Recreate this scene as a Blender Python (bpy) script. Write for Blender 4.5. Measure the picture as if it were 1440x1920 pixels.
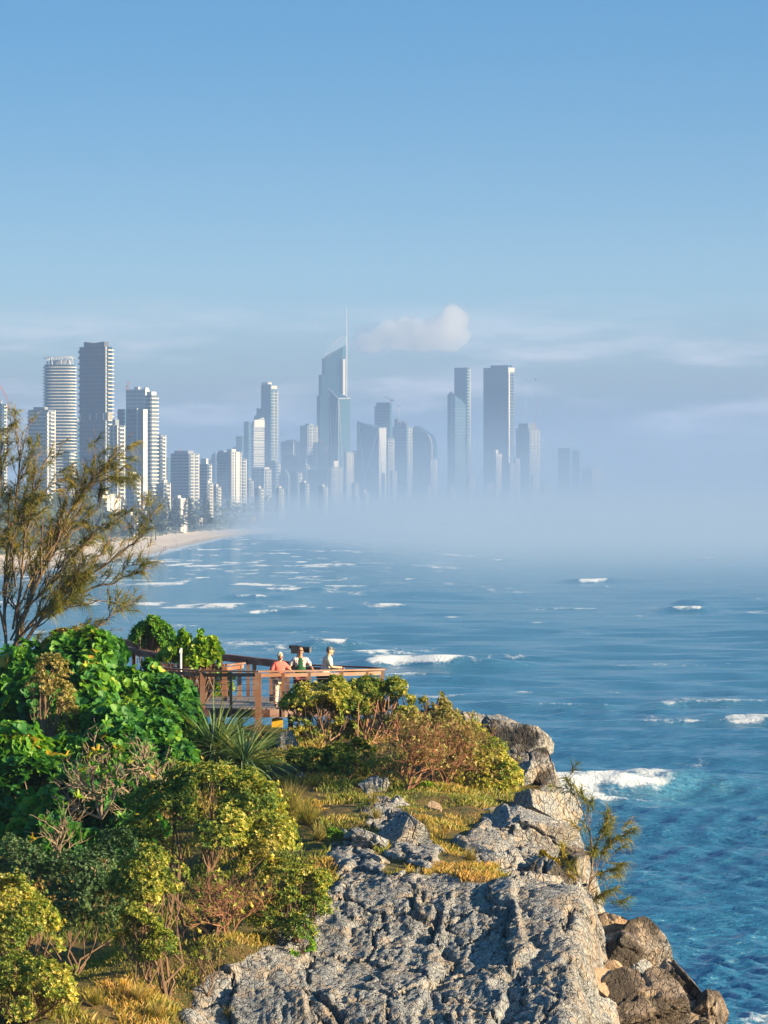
import bpy, bmesh, math, random
import numpy as np
from mathutils import Vector, Matrix
R = math.radians
scene = bpy.context.scene
COL = scene.collection
for o in list(bpy.data.objects): bpy.data.objects.remove(o)

# ------------------------------------------------------------------ camera
F = 9600.0          # focal length in pixels of the 1440 x 1920 photograph (a 180 mm lens)
CX, HY = 720.0, 960.0
H = 28.0            # eye height above the sea
cam_d = bpy.data.cameras.new("camera"); cam = bpy.data.objects.new("camera", cam_d); COL.objects.link(cam)
cam.location = (0, 0, H); cam.rotation_euler = (R(90), 0, 0)
cam_d.sensor_fit = 'VERTICAL'; cam_d.sensor_height = 36; cam_d.sensor_width = 27; cam_d.lens = 36 * F / 1920
cam_d.clip_start = 1.0; cam_d.clip_end = 120000
scene.camera = cam

# ------------------------------------------------------------------ light
SUN_AZ, SUN_EL = R(109), R(15)          # azimuth clockwise from the view direction
wd = bpy.data.worlds.new("World"); scene.world = wd; wd.use_nodes = True
nt = wd.node_tree; nt.nodes.clear()
def wn(t, **k):
    n = nt.nodes.new(t)
    for a, b in k.items(): setattr(n, a, b)
    return n
tc = wn('ShaderNodeTexCoord'); sep = wn('ShaderNodeSeparateXYZ'); mx = wn('ShaderNodeMath', operation='MAXIMUM')
mul = wn('ShaderNodeMath', operation='MULTIPLY_ADD'); cmb = wn('ShaderNodeCombineXYZ'); nrm = wn('ShaderNodeVectorMath', operation='NORMALIZE')
sky = wn('ShaderNodeTexSky', sky_type='NISHITA', sun_disc=False, sun_elevation=SUN_EL, sun_rotation=SUN_AZ,
         altitude=0, air_density=1.0, dust_density=1.6, ozone_density=2)
hs = wn('ShaderNodeHueSaturation'); hs.inputs['Saturation'].default_value = 1.3; hs.inputs['Hue'].default_value = 0.492
bg = wn('ShaderNodeBackground'); bg.inputs['Strength'].default_value = 0.087
wo = wn('ShaderNodeOutputWorld')
L = nt.links.new
L(tc.outputs['Generated'], sep.inputs[0]); L(sep.outputs['Z'], mx.inputs[0]); mx.inputs[1].default_value = 0.0
L(mx.outputs[0], mul.inputs[0]); mul.inputs[1].default_value = 5.6; mul.inputs[2].default_value = -.1
mn = wn('ShaderNodeMath', operation='MINIMUM'); L(mul.outputs[0], mn.inputs[0]); mn.inputs[1].default_value = .62
L(sep.outputs['X'], cmb.inputs[0]); L(sep.outputs['Y'], cmb.inputs[1]); L(mn.outputs[0], cmb.inputs[2])
L(cmb.outputs[0], nrm.inputs[0]); L(nrm.outputs[0], sky.inputs['Vector'])
L(sky.outputs[0], hs.inputs['Color']); tint = wn('ShaderNodeMix', data_type='RGBA', blend_type='MULTIPLY'); tint.inputs[0].default_value = 1; 
lowr = wn('ShaderNodeValToRGB'); L(sep.outputs['Z'], lowr.inputs['Fac']); lowr.color_ramp.interpolation = 'EASE'
while len(lowr.color_ramp.elements) < 4: lowr.color_ramp.elements.new(.5)
for el, (p_, c_) in zip(lowr.color_ramp.elements, [(0, (.40, .45, .58)), (.022, (.47, .53, .66)), (.05, (.84, .80, .775)), (.11, (.50, .86, .93))]): el.position = p_; el.color = (*c_, 1)
L(lowr.outputs['Color'], tint.inputs[7])
# thin banks of low cloud far out to sea and behind the city
mp = wn('ShaderNodeMapping'); mp.inputs['Scale'].default_value = (16, 16, 95); L(tc.outputs['Generated'], mp.inputs['Vector'])
cn = wn('ShaderNodeTexNoise'); cn.inputs['Scale'].default_value = 1.0; cn.inputs['Detail'].default_value = 7; cn.inputs['Roughness'].default_value = .58; L(mp.outputs[0], cn.inputs['Vector'])
cf = wn('ShaderNodeMapRange', interpolation_type='SMOOTHSTEP'); cf.inputs['From Min'].default_value = .44; cf.inputs['From Max'].default_value = .66; L(cn.outputs['Fac'], cf.inputs['Value'])
band = wn('ShaderNodeValToRGB'); L(sep.outputs['Z'], band.inputs['Fac'])
while len(band.color_ramp.elements) < 4: band.color_ramp.elements.new(.5)
for el, (p_, v_) in zip(band.color_ramp.elements, [(.006, 0), (.018, .9), (.030, .65), (.042, 0)]): el.position = p_; el.color = (v_, v_, v_, 1)
cm = wn('ShaderNodeMath', operation='MULTIPLY'); L(cf.outputs[0], cm.inputs[0]); L(band.outputs['Color'], cm.inputs[1])
cmix = wn('ShaderNodeMix', data_type='RGBA'); cmix.inputs[7].default_value = (5.4, 4.75, 4.7, 1); L(cm.outputs[0], cmix.inputs[0])
L(hs.outputs[0], tint.inputs[6]); L(tint.outputs[2], cmix.inputs[6]); L(cmix.outputs[2], bg.inputs['Color']); L(bg.outputs[0], wo.inputs['Surface'])
sd = bpy.data.lights.new("sun", 'SUN'); sun = bpy.data.objects.new("sun", sd); COL.objects.link(sun)
sd.energy = 5.0; sd.angle = R(0.6); sd.color = (1.0, 0.78, 0.47)
to_sun = Vector((math.sin(SUN_AZ) * math.cos(SUN_EL), math.cos(SUN_AZ) * math.cos(SUN_EL), math.sin(SUN_EL)))
sun.rotation_euler = to_sun.to_track_quat('Z', 'Y').to_euler()
scene.view_settings.view_transform = 'Standard'; scene.view_settings.look = 'None'
scene.view_settings.exposure = 1.7; scene.view_settings.gamma = 1.0; scene.view_settings.use_curve_mapping = False
cy = scene.cycles
cy.use_denoising = True; cy.max_bounces = 8; cy.diffuse_bounces = 3; cy.glossy_bounces = 3; cy.transmission_bounces = 4
cy.volume_bounces = 6; cy.transparent_max_bounces = 96; cy.caustics_reflective = False; cy.caustics_refractive = False
cy.sample_clamp_indirect = 6.0

# ------------------------------------------------------------------ helpers
rng = np.random.default_rng(7); random.seed(7)
def P(px, py, d):                       # the point a photograph pixel shows at depth d
    return np.array([(px - CX) / F * d, d, H - (py - HY) / F * d])
def pix(p):                             # and back
    return CX + F * p[..., 0] / p[..., 1], HY + F * (H - p[..., 2]) / p[..., 1]
def nz(v): return v / np.maximum(np.linalg.norm(v, axis=-1, keepdims=True), 1e-9)
def sstep(a, b, x):
    t = np.clip((x - a) / (b - a), 0, 1); return t * t * (3 - 2 * t)
def hsh(ix, iy, iz, s=0):
    n = (ix.astype(np.int64) * 374761393 + iy.astype(np.int64) * 668265263 + iz.astype(np.int64) * 2147483647 + s * 1274126177) & 0xffffffff
    n = ((n ^ (n >> 13)) * 1274126177) & 0xffffffff
    n = ((n ^ (n >> 16)) * 2246822519) & 0xffffffff
    return ((n ^ (n >> 15)) & 0xffffff) / float(0xffffff)
def vnoise(p, s=0):                     # value noise, -1..1
    i = np.floor(p).astype(np.int64); f = p - i; u = f * f * f * (f * (f * 6 - 15) + 10)
    r = 0
    for dx in (0, 1):
        for dy in (0, 1):
            for dz in (0, 1):
                w = (u[..., 0] if dx else 1 - u[..., 0]) * (u[..., 1] if dy else 1 - u[..., 1]) * (u[..., 2] if dz else 1 - u[..., 2])
                r = r + w * hsh(i[..., 0] + dx, i[..., 1] + dy, i[..., 2] + dz, s)
    return r * 2 - 1
def fbm(p, octv=4, s=0, gain=.5):
    r = 0; a = 1.0; t = 0
    for k in range(octv):
        r = r + a * vnoise(p * (2.03 ** k) + k * 17.3, s + k); t += a; a *= gain
    return r / t
def worley(p, s=0):                     # F1, F2 and a random number per cell
    i = np.floor(p).astype(np.int64); f1 = np.full(p.shape[0], 9.0); f2 = f1.copy(); cid = np.zeros(p.shape[0])
    for dx in (-1, 0, 1):
        for dy in (-1, 0, 1):
            for dz in (-1, 0, 1):
                c = i + np.array([dx, dy, dz])
                q = np.stack([hsh(c[:, 0], c[:, 1], c[:, 2], s + k) for k in (1, 2, 3)], 1)
                dd = np.linalg.norm(c + q - p, axis=1)
                idv = hsh(c[:, 0], c[:, 1], c[:, 2], s + 9)
                n1 = dd < f1
                f2 = np.where(n1, f1, np.minimum(f2, dd)); cid = np.where(n1, idv, cid); f1 = np.where(n1, dd, f1)
    return f1, f2, cid

def mesh_np(name, V, faces, mats=None, midx=None, smooth=False, attrs=None):
    """faces: one (N,k) array or a list of them. attrs: name -> (domain, values)"""
    me = bpy.data.meshes.new(name)
    if not isinstance(faces, (list, tuple)): faces = [faces]
    faces = [np.asarray(f, dtype=np.int32) for f in faces if len(f)]
    V = np.ascontiguousarray(V, dtype=np.float32)
    me.vertices.add(len(V)); me.vertices.foreach_set('co', V.ravel())
    tot = np.concatenate([np.full(len(f), f.shape[1], np.int32) for f in faces])
    idx = np.concatenate([f.ravel() for f in faces])
    st = np.concatenate([[0], np.cumsum(tot)[:-1]]).astype(np.int32)
    me.loops.add(len(idx)); me.loops.foreach_set('vertex_index', idx)
    me.polygons.add(len(tot)); me.polygons.foreach_set('loop_start', st); me.polygons.foreach_set('loop_total', tot)
    for m in (mats if isinstance(mats, (list, tuple)) else [mats]):
        if m: me.materials.append(m)
    if midx is not None: me.polygons.foreach_set('material_index', np.asarray(midx, np.int32))
    if smooth: me.polygons.foreach_set('use_smooth', np.ones(len(tot), bool))
    for k, (dom, v) in (attrs or {}).items():
        a = me.attributes.new(k, 'FLOAT', dom); a.data.foreach_set('value', np.ascontiguousarray(v, dtype=np.float32))
    me.update(calc_edges=True); me.validate(verbose=False)
    return me
def link(name, me, parent=None):
    o = bpy.data.objects.new(name, me); COL.objects.link(o)
    if parent is not None:
        o.parent = parent
        o.matrix_parent_inverse = Matrix.Translation(-Vector(parent.location)) if parent.parent is None and tuple(parent.rotation_euler) == (0, 0, 0) else Matrix.Identity(4)
    return o
def tag(o, label=None, cat=None, group=None, kind=None):
    if label: o['label'] = label
    if cat: o['category'] = cat
    if group: o['group'] = group
    if kind: o['kind'] = kind
    return o
def empty(name, loc, label, cat, group=None):
    o = bpy.data.objects.new(name, None); COL.objects.link(o); o.location = tuple(loc); o.empty_display_size = .5
    return tag(o, label, cat, group)

class MB:                               # collects boxes, prisms, tubes into one mesh
    def __init__(s): s.V = []; s.F = []; s.n = 0; s.mi = []
    def add(s, V, F, mi=0):
        V = np.asarray(V, float).reshape(-1, 3); s.V.append(V)
        for f in F: s.F.append([i + s.n for i in f]); s.mi.append(mi)
        s.n += len(V)
    def box(s, c, size, rz=0, mi=0, M=None):
        c = np.asarray(c, float); hx, hy, hz = [q / 2 for q in size]
        v = np.array([[x, y, z] for z in (-hz, hz) for y in (-hy, hy) for x in (-hx, hx)])
        if M is not None: v = v @ np.asarray(M).T
        if rz: 
            ca, sa = math.cos(rz), math.sin(rz); v = np.stack([v[:, 0] * ca - v[:, 1] * sa, v[:, 0] * sa + v[:, 1] * ca, v[:, 2]], 1)
        s.add(v + c, [(0, 2, 3, 1), (4, 5, 7, 6), (0, 1, 5, 4), (2, 6, 7, 3), (0, 4, 6, 2), (1, 3, 7, 5)], mi)
    def bar(s, a, b, w, h, mi=0):       # square bar from a to b, w across, h high
        a = np.asarray(a, float); b = np.asarray(b, float); t = nz(b - a)
        up = np.array([0, 0, 1.0]) if abs(t[2]) < .95 else np.array([0, 1.0, 0])
        sd_ = nz(np.cross(t, up)); u = np.cross(sd_, t)
        v = [p + sd_ * x * w / 2 + u * y * h / 2 for p in (a, b) for x, y in ((-1, -1), (1, -1), (1, 1), (-1, 1))]
        s.add(v, [(0, 1, 2, 3), (4, 7, 6, 5), (0, 4, 5, 1), (1, 5, 6, 2), (2, 6, 7, 3), (3, 7, 4, 0)], mi)
    def prism(s, foot, z0, z1, mi=0):   # foot: (n,2) counter-clockwise; z1 a number or one per corner
        foot = np.asarray(foot, float); n = len(foot); z1 = np.broadcast_to(np.asarray(z1, float), (n,))
        v = np.concatenate([np.c_[foot, np.full(n, z0)], np.c_[foot, z1]])
        s.add(v, [tuple(range(n - 1, -1, -1)), tuple(range(n, 2 * n))] + [(i, (i + 1) % n, n + (i + 1) % n, n + i) for i in range(n)], mi)
    def tube(s, pts, rad, n=6, mi=0, cap=True):
        pts = np.asarray(pts, float); k = len(pts); rad = np.broadcast_to(np.asarray(rad, float), (k,))
        tg = nz(np.gradient(pts, axis=0)); ref = np.array([0.13, 0.31, 0.94]) if abs(tg[0][2]) < .9 else np.array([.9, .2, .1])
        u = nz(np.cross(tg, ref)); w = np.cross(tg, u); a = np.arange(n) / n * 2 * math.pi
        v = pts[:, None] + rad[:, None, None] * (np.cos(a)[None, :, None] * u[:, None] + np.sin(a)[None, :, None] * w[:, None])
        f = [(i * n + j, i * n + (j + 1) % n, (i + 1) * n + (j + 1) % n, (i + 1) * n + j) for i in range(k - 1) for j in range(n)]
        if cap: f += [tuple(range(n - 1, -1, -1)), tuple((k - 1) * n + j for j in range(n))]
        s.add(v.reshape(-1, 3), f, mi)
    def ball(s, c, r, n=8, m=6, mi=0):
        c = np.asarray(c, float); r = np.broadcast_to(np.asarray(r, float), (3,))
        v = [c + r * np.array([math.sin(math.pi * i / m) * math.cos(2 * math.pi * j / n), math.sin(math.pi * i / m) * math.sin(2 * math.pi * j / n), math.cos(math.pi * i / m)]) for i in range(1, m) for j in range(n)]
        v += [c + r * np.array([0, 0, 1]), c - r * np.array([0, 0, 1])]; T = len(v) - 2
        f = [(i * n + j, (i + 1) * n + j, (i + 1) * n + (j + 1) % n, i * n + (j + 1) % n) for i in range(m - 2) for j in range(n)]
        f += [(T, j, (j + 1) % n) for j in range(n)] + [(T + 1, (m - 2) * n + (j + 1) % n, (m - 2) * n + j) for j in range(n)]
        s.add(v, f, mi)
    def mesh(s, name, mats, smooth=False):
        me = bpy.data.meshes.new(name); me.from_pydata(np.concatenate(s.V).tolist(), [], s.F)
        for m in (mats if isinstance(mats, (list, tuple)) else [mats]): me.materials.append(m)
        me.polygons.foreach_set('material_index', np.asarray(s.mi, np.int32))
        if smooth: me.polygons.foreach_set('use_smooth', np.ones(len(s.F), bool))
        me.update(); return me
    def build(s, name, mats, parent=None, smooth=False):
        return link(name, s.mesh(name, mats, smooth), parent)

# ------------------------------------------------------------------ materials
class NT:
    def __init__(s, name):
        s.m = bpy.data.materials.new(name); s.m.use_nodes = True; s.t = s.m.node_tree; s.t.nodes.clear()
        s.out = s.t.nodes.new('ShaderNodeOutputMaterial')
    def n(s, ty, ins=None, **k):
        nd = s.t.nodes.new(ty)
        for a, b in k.items(): setattr(nd, a, b)
        for a, b in (ins or {}).items():
            if isinstance(b, bpy.types.NodeSocket): s.t.links.new(b, nd.inputs[a])
            else: nd.inputs[a].default_value = b
        return nd
    def noise(s, scale, detail=4, rough=.55, vec=None, typ='FBM'):
        return s.n('ShaderNodeTexNoise', {'Scale': scale, 'Detail': detail, 'Roughness': rough, **({'Vector': vec} if vec else {})}).outputs['Fac']
    def pos(s, scale=(1, 1, 1), rot=(0, 0, 0), obj=False):
        v = s.n('ShaderNodeTexCoord').outputs['Object'] if obj else s.n('ShaderNodeNewGeometry').outputs['Position']
        return s.n('ShaderNodeMapping', {'Vector': v, 'Scale': scale, 'Rotation': rot}).outputs[0]
    def ramp(s, fac, stops, interp='LINEAR'):
        r = s.n('ShaderNodeValToRGB', {'Fac': fac}); e = r.color_ramp; e.interpolation = interp
        while len(e.elements) < len(stops): e.elements.new(.5)
        for el, (p, c) in zip(e.elements, stops):
            el.position = p; el.color = (*c, 1) if len(c) == 3 else c
        return r.outputs['Color']
    def mix(s, fac, a, b, blend='MIX'):
        nd = s.n('ShaderNodeMix', data_type='RGBA', blend_type=blend)
        for k, v in ((0, fac), (6, a), (7, b)):
            if isinstance(v, bpy.types.NodeSocket): s.t.links.new(v, nd.inputs[k])
            else: nd.inputs[k].default_value = v if k == 0 else (*v, 1)
        return nd.outputs[2]
    def math(s, op, a, b=0.0, c=0.0, clamp=False):
        nd = s.n('ShaderNodeMath', operation=op, use_clamp=clamp)
        for k, v in enumerate((a, b, c)):
            if isinstance(v, bpy.types.NodeSocket): s.t.links.new(v, nd.inputs[k])
            else: nd.inputs[k].default_value = v
        return nd.outputs[0]
    def rng(s, v, a, b, c=0.0, d=1.0):
        return s.n('ShaderNodeMapRange', {'Value': v, 'From Min': a, 'From Max': b, 'To Min': c, 'To Max': d}, interpolation_type='SMOOTHSTEP').outputs[0]
    def attr(s, name): return s.n('ShaderNodeAttribute', attribute_name=name).outputs['Fac']
    def bump(s, h, dist, strength=1.0): return s.n('ShaderNodeBump', {'Height': h, 'Distance': dist, 'Strength': strength}).outputs[0]
    def pbr(s, col, rough=.6, spec=.4, metal=0.0, normal=None, **k):
        ins = {'Base Color': col if isinstance(col, bpy.types.NodeSocket) else (*col, 1), 'Roughness': rough, 'Specular IOR Level': spec, 'Metallic': metal}
        if normal: ins['Normal'] = normal
        ins.update(k)
        return s.n('ShaderNodeBsdfPrincipled', ins).outputs[0]
    def done(s, sh): s.t.links.new(sh, s.out.inputs['Surface']); return s.m

def simple(name, col, rough=.6, spec=.4, var=.15, scale=3.0, metal=0.0, bump=0.0):
    n = NT(name); f = n.noise(scale, 4, .6, n.pos(obj=True))
    c = n.mix(f, tuple(x * (1 - var) for x in col), tuple(min(1, x * (1 + var)) for x in col))
    return n.done(n.pbr(c, rough, spec, metal, n.bump(f, bump) if bump else None))
def leafmat(name, stops, rough=.42, transl=.3, spec=.45, tscale=(1.25, 1.3, .55)):
    n = NT(name); c = n.ramp(n.attr('tint'), stops)
    p = n.pbr(c, rough, spec)
    t = n.n('ShaderNodeBsdfTranslucent', {'Color': n.mix(1.0, c, tscale, 'MULTIPLY')}).outputs[0]
    return n.done(n.n('ShaderNodeMixShader', {0: transl, 1: p, 2: t}).outputs[0])
def barkmat(name, a, b):
    n = NT(name); f = n.noise(9, 5, .65, n.pos((1, 1, .35)))
    return n.done(n.pbr(n.mix(f, a, b), .85, .2, normal=n.bump(f, .02)))
# ------------------------------------------------------------------ the air
def closed_prism(name, foot, z0, z1):
    b = MB(); b.prism(foot, z0, z1); return b
def volmat(name, col, dens, aniso=0.0, emis=None):
    n = NT(name)
    v = n.n('ShaderNodeVolumePrincipled', {'Color': (*col, 1), 'Density': dens, 'Anisotropy': aniso})
    n.t.links.new(v.outputs[0], n.out.inputs['Volume']); return n.m
FAR = 26000.0
b = closed_prism('haze', [(-7000, -60), (7000, -60), (9500, FAR), (-9500, FAR)], -2.0, 480.0)
o = b.build('haze', volmat('air_haze', (.27, .415, .70), 0.000085)); tag(o, 'thin blue haze over the whole bay', 'haze', kind='stuff')
mist_m = volmat('sea_mist', (.32, .46, .68), 0.000085); low_m = volmat('low_sea_mist', (.355, .495, .69), 0.00021)
for i, (z1, y0, s_, m_, lab) in enumerate([(13, 1200, -70, low_m, 'lowest sheet of sea mist hugging the far water'), (20, 1500, 30, low_m, 'second lowest sheet of sea mist over the far surf'), (28.6, 1900, -35, low_m, 'third lowest sheet of sea mist level with the viewer'), (38, 2300, 75, low_m, 'sheet of sea mist brushing the tree tops'), (47, 2700, 0, low_m, 'sheet of sea mist just over the shore trees'), (60, 3300, 60, mist_m, 'third sheet of sea mist at the tower feet'), (82, 4200, 20, mist_m, 'fourth sheet of sea mist at the tower feet'), (112, 5000, 100, mist_m, 'fifth thinner sheet of sea mist among the towers'), (150, 6000, 130, mist_m, 'sixth thinner sheet of sea mist among the towers'), (205, 7000, 170, mist_m, 'highest thin sheet of sea mist among the far towers')]):
    bx = lambda px, d_: ((px + s_ - CX) / F * d_, d_)         # its inland edge drifts across the bay
    b = closed_prism('mist', [bx(900, y0 + 300), (1500, y0), (3000 + 40 * i, y0 - 300), (8200 - 60 * i, FAR - 300 - 20 * i), (-8200 + 60 * i, FAR - 300 - 20 * i), (-1500 + 90 * i, 13500), bx(150, 10000 + 150 * i), bx(300, 8200 + 60 * i), bx(430, max(6300, y0 + 1500)), bx(620, max(4000, y0 + 900))], -1.7 + .05 * i, z1)
    o = b.build('mist', m_); tag(o, lab, 'mist', kind='stuff')

# ------------------------------------------------------------------ the sea
def coast_x(d):                       # world x of the waterline at distance d
    return np.interp(d, [0, 800, 1500, 2900, 3300, 4200, 5400, 6400, 7200, 8200, 9000, 10000, 11000, 13000, 30000], [-260, -225, -190, -160, -156, -167, -178, -175, -150, -105, -30, 110, 290, 640, 3000])
NR, NC = 940, 760
yy = np.concatenate([np.linspace(2080, 985, NR - 60), 960 + np.geomspace(24.5, 10.4, 60)])
rows = H * F / (yy - HY)
uu = np.linspace(-1, 1, NC)
D = np.repeat(rows[:, None], NC, 1); X = uu[None] * (0.105 * D + 25)
sp = np.gradient(rows)[:, None]
Z = np.zeros_like(D)
wr = np.random.default_rng(3)
wx = X + 9 * vnoise(np.stack([X / 60, D / 60, 0 * X], -1).reshape(-1, 3), 5).reshape(X.shape)
wy = D + 9 * vnoise(np.stack([X / 60, D / 60, 0 * X + 7], -1).reshape(-1, 3), 6).reshape(X.shape)
for lam, amp, sprd in [(62, .36, .2), (47, .28, .25), (33, .24, .4), (24, .17, .45), (17, .13, .45), (12.5, .11, .5), (9, .11, .5), (7, .125, .5), (5.2, .125, .55), (4.1, .125, .65), (3.3, .11, .65), (2.6, .095, .7), (2.0, .075, .7), (1.6, .06, .7)]:
    for q in range(2):
        a = R(-104) + wr.normal() * sprd; l = lam * wr.uniform(.9, 1.15); k = 2 * math.pi / l
        ph = k * (wx * math.cos(a) + wy * math.sin(a)) + wr.uniform(0, 6.3)
        env = .55 + .6 * vnoise(np.stack([X / (l * 2.3), D / (l * 3.1), 0 * X + l], -1).reshape(-1, 3), int(l * 10) + q).reshape(X.shape)
        s_ = np.sin(ph); s_ = 1 - 2 * np.sqrt(np.abs((1 - s_) / 2)) * .5 - .5 * (1 - s_) * .5 - .3     # peaky crests
        nearf = 1 if l < 4.6 or l > 26 else .42 + .58 * sstep(300, 800, D)
        Z += nearf * amp * 1.25 * env * s_ * sstep(1.6, 3.6, l / sp)
foam = np.zeros_like(D); teal = np.zeros_like(D)
def breaker(px0, px1, py, hgt, slope=0.0, back=10, streak=1.0):
    """a breaking crest between two bearings at the distance the pixel row shows"""
    d0 = H * F / (py - HY); x0, x1 = (px0 - CX) / F * d0, (px1 - CX) / F * d0; w = x1 - x0
    r = np.where(np.abs(rows - d0) < 40 + 4 * back + abs(slope) * w * 2)[0]
    if len(r) < 2: return
    r = slice(r.min(), r.max() + 1); Xr, Dr = X[r], D[r]; t = (Xr - x0) / w
    cd = d0 + slope * (Xr - (x0 + x1) / 2) + .12 * w * ((t - .4) ** 2) + 3.0 * np.sin(Xr * .17 + px0) + 1.2 * np.sin(Xr * .53 + py)
    e = sstep(-.7, .2, t) * (1 - sstep(.6, 2.0, t)); dd = Dr - cd
    prof = np.where(dd < 0, np.exp(-(dd / (2.6 + hgt)) ** 2), np.exp(-(dd / (back * .9)) ** 2))
    Z[r] += hgt * e * prof
    nn = fbm(np.stack([Xr / 3.2, Dr / 9, 0 * Xr + py], -1).reshape(-1, 3), 3, 15).reshape(Xr.shape)
    lac = fbm(np.stack([Xr / 7 + .05 * dd, Dr / 34, 0 * Xr + px0], -1).reshape(-1, 3), 4, 16).reshape(Xr.shape)
    ef = sstep(-.15, .15, t + .1 * nn) * (1 - sstep(.55, 1.15, t + .15 * nn)); wid = 1.6 + hgt * 1.5
    fo = np.where(dd < 0, np.exp(-(dd / wid) ** 2), np.exp(-(dd / (back * 1.5)) ** 2) * np.clip(.75 + .9 * lac, 0, 1.1)) * (.85 + .5 * nn)
    trail = .62 * sstep(-.3, .2, t) * (1 - sstep(1.2, 1.9, t)) * np.exp(-np.abs(dd - back) / (back * 1.6)) * sstep(-.05, .35, lac)
    foam[r] = np.maximum(foam[r], np.maximum(ef * 1.45 * fo * streak, 1.15 * trail * streak))
    teal[r] = np.maximum(teal[r], e * np.exp(-((dd + 3) / 7) ** 2) * .45)
for a in [(1000, 1290, 1480, 2.0, .45, 20, 1.3), (1010, 1150, 1496, .9, .3, 12, 1.2), (1090, 1260, 1506, .8, .55, 9, .9), (705, 900, 1250, 2.0, .3, 36, 1.4), (585, 660, 1214, 1.2, .4, 18, .95), (660, 760, 1226, .7, .4, 14, .8),
          (1080, 1180, 1092, 1.7, .25, 30, 1.1), (1255, 1330, 1146, 1.6, .3, 28, 1.1), (1275, 1310, 1131, 1.0, .3, 22, 1), (705, 770, 1141, 1.4, .2, 26, 1), (920, 975, 1053, 1.6, .1, 40, .95), (1380, 1500, 1152, .8, .2, 24, .9),
          (590, 660, 1062, 1.3, .1, 40, .9), (1315, 1350, 1049, 1.4, .1, 40, .9), (760, 800, 1088, 1.0, .1, 26, .85), (390, 470, 1139, 1.1, .3, 30, 1.05), (430, 520, 1121, 1.1, .3, 30, 1), (500, 590, 1106, .9, .3, 30, 1),
          (470, 560, 1150, .9, .3, 22, .9), (1060, 1110, 1186, .7, .2, 16, .8), (365, 400, 1085, .9, .1, 40, .95), (560, 640, 1084, .8, .2, 40, .95), (300, 350, 1178, .6, .1, 16, .8), (350, 440, 1042, .9, .1, 60, .9), (255, 330, 1052, .8, .1, 50, .9), (300, 390, 1030, .7, 0, 70, .9)]:
    breaker(*a)
w2 = np.random.default_rng(12)
for _ in range(55):                     # small scattered whitecaps
    py = 1020 + 330 * w2.random() ** 1.6; px = w2.uniform(380, 1560); d0 = H * F / (py - HY); w = w2.uniform(6, 24)
    breaker(px, px + w / d0 * F, py, w2.uniform(.2, .5), w2.uniform(0, .5), 5 + d0 * .006, w2.uniform(.4, .72))
P3 = np.stack([X, D, 0 * X], -1).reshape(-1, 3)
cw = fbm(P3 / np.array([26, 60, 1]), 4, 21).reshape(X.shape)            # drifting foam patches and whitecaps
crest = sstep(.35, 1.1, Z)
foam = np.maximum(foam, .5 * sstep(.25, .6, cw) * (.2 + .8 * crest) * sstep(500, 900, D))
shore = X - coast_x(D)
surf = (1 - sstep(60, 420, shore)) * sstep(700, 1100, D)
sn = fbm(P3 / np.array([9, 60, 1]), 4, 31).reshape(X.shape); sw = fbm(P3 / np.array([70, 260, 1]), 3, 32).reshape(X.shape)
line = np.sin((D + .9 * X) / (26 + .012 * D) + 2.2 * sw); ridge = sstep(.35, .95, line) * np.clip(.5 + 1.7 * sn, 0, 1.2)
foam = np.maximum(foam, surf * np.maximum(ridge * .9, .70 * sstep(-.1, .4, sn) * sstep(-.4, .3, sw))); teal = np.maximum(teal, .85 * surf); Z += .5 * surf * sstep(.2, 1, line)
fq = fbm(P3 / np.array([5, 17, 1]), 4, 35).reshape(X.shape); foam = foam * np.clip(.95 + .8 * fq, .3, 1.35)
foam = np.maximum(foam, (1 - sstep(4, 26, shore)) * .75 * sstep(1500, 2500, D))
# wash round the foot of the headland
wash = np.exp(-(((X - 13) / 7) ** 2 + ((D - 500) / 55) ** 2)); foam = np.maximum(foam, wash * .9); teal = np.maximum(teal, wash)
wash = np.exp(-(((X - 22) / 3.5) ** 2 + ((D - 284) / 9) ** 2)); foam = np.maximum(foam, wash * .7)
Z *= sstep(-30, 60, shore) * (.25 + .75 * sstep(10, 160, shore))
gi = (np.arange(NR - 1)[:, None] * NC + np.arange(NC - 1)[None]).ravel()
quads = np.stack([gi, gi + 1, gi + NC + 1, gi + NC], 1)
n = NT('sea_water'); pp = n.pos()
fo = n.attr('foam'); te = n.attr('teal')
b1 = n.noise(1.0, 5, .62, n.pos((.30, 1.0, 1), (0, 0, .12))); b2 = n.noise(1.0, 4, .6, n.pos((1.1, 3.8, 1), (0, 0, -.1)))
h_ = n.math('MULTIPLY_ADD', b2, .28, b1)
big = n.noise(1.0, 3, .6, n.pos((.012, .006, 1)))
deep = n.mix(big, (.018, .14, .275), (.04, .22, .39))
wc = n.mix(te, deep, (.075, .22, .33))
fn = n.noise(1.0, 6, .72, n.pos((.55, .22, 1), (0, 0, .25))); fn2 = n.noise(1.0, 5, .7, n.pos((2.2, .9, 1), (0, 0, .2)))
fm = n.math('ADD', fo, n.math('MULTIPLY', n.math('SUBTRACT', n.math('MULTIPLY_ADD', fn2, .6, fn), .83), 1.6))
ff = n.rng(fm, .34, 1.0)
water = n.pbr(wc, .12, .5, normal=n.bump(h_, 1.9), IOR=1.33)
whit = n.pbr((.68, .70, .72), .8, .2, normal=n.bump(fn2, .5))
sea_m = n.done(n.n('ShaderNodeMixShader', {0: ff, 1: water, 2: whit}).outputs[0])
V = np.stack([X, D, Z], -1).reshape(-1, 3)
sea = link('sea', mesh_np('sea', V, quads, sea_m, smooth=True, attrs={'foam': ('POINT', foam.ravel()), 'teal': ('POINT', teal.ravel())}))
tag(sea, 'blue ocean with breaking white waves', 'sea', kind='structure')

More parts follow.
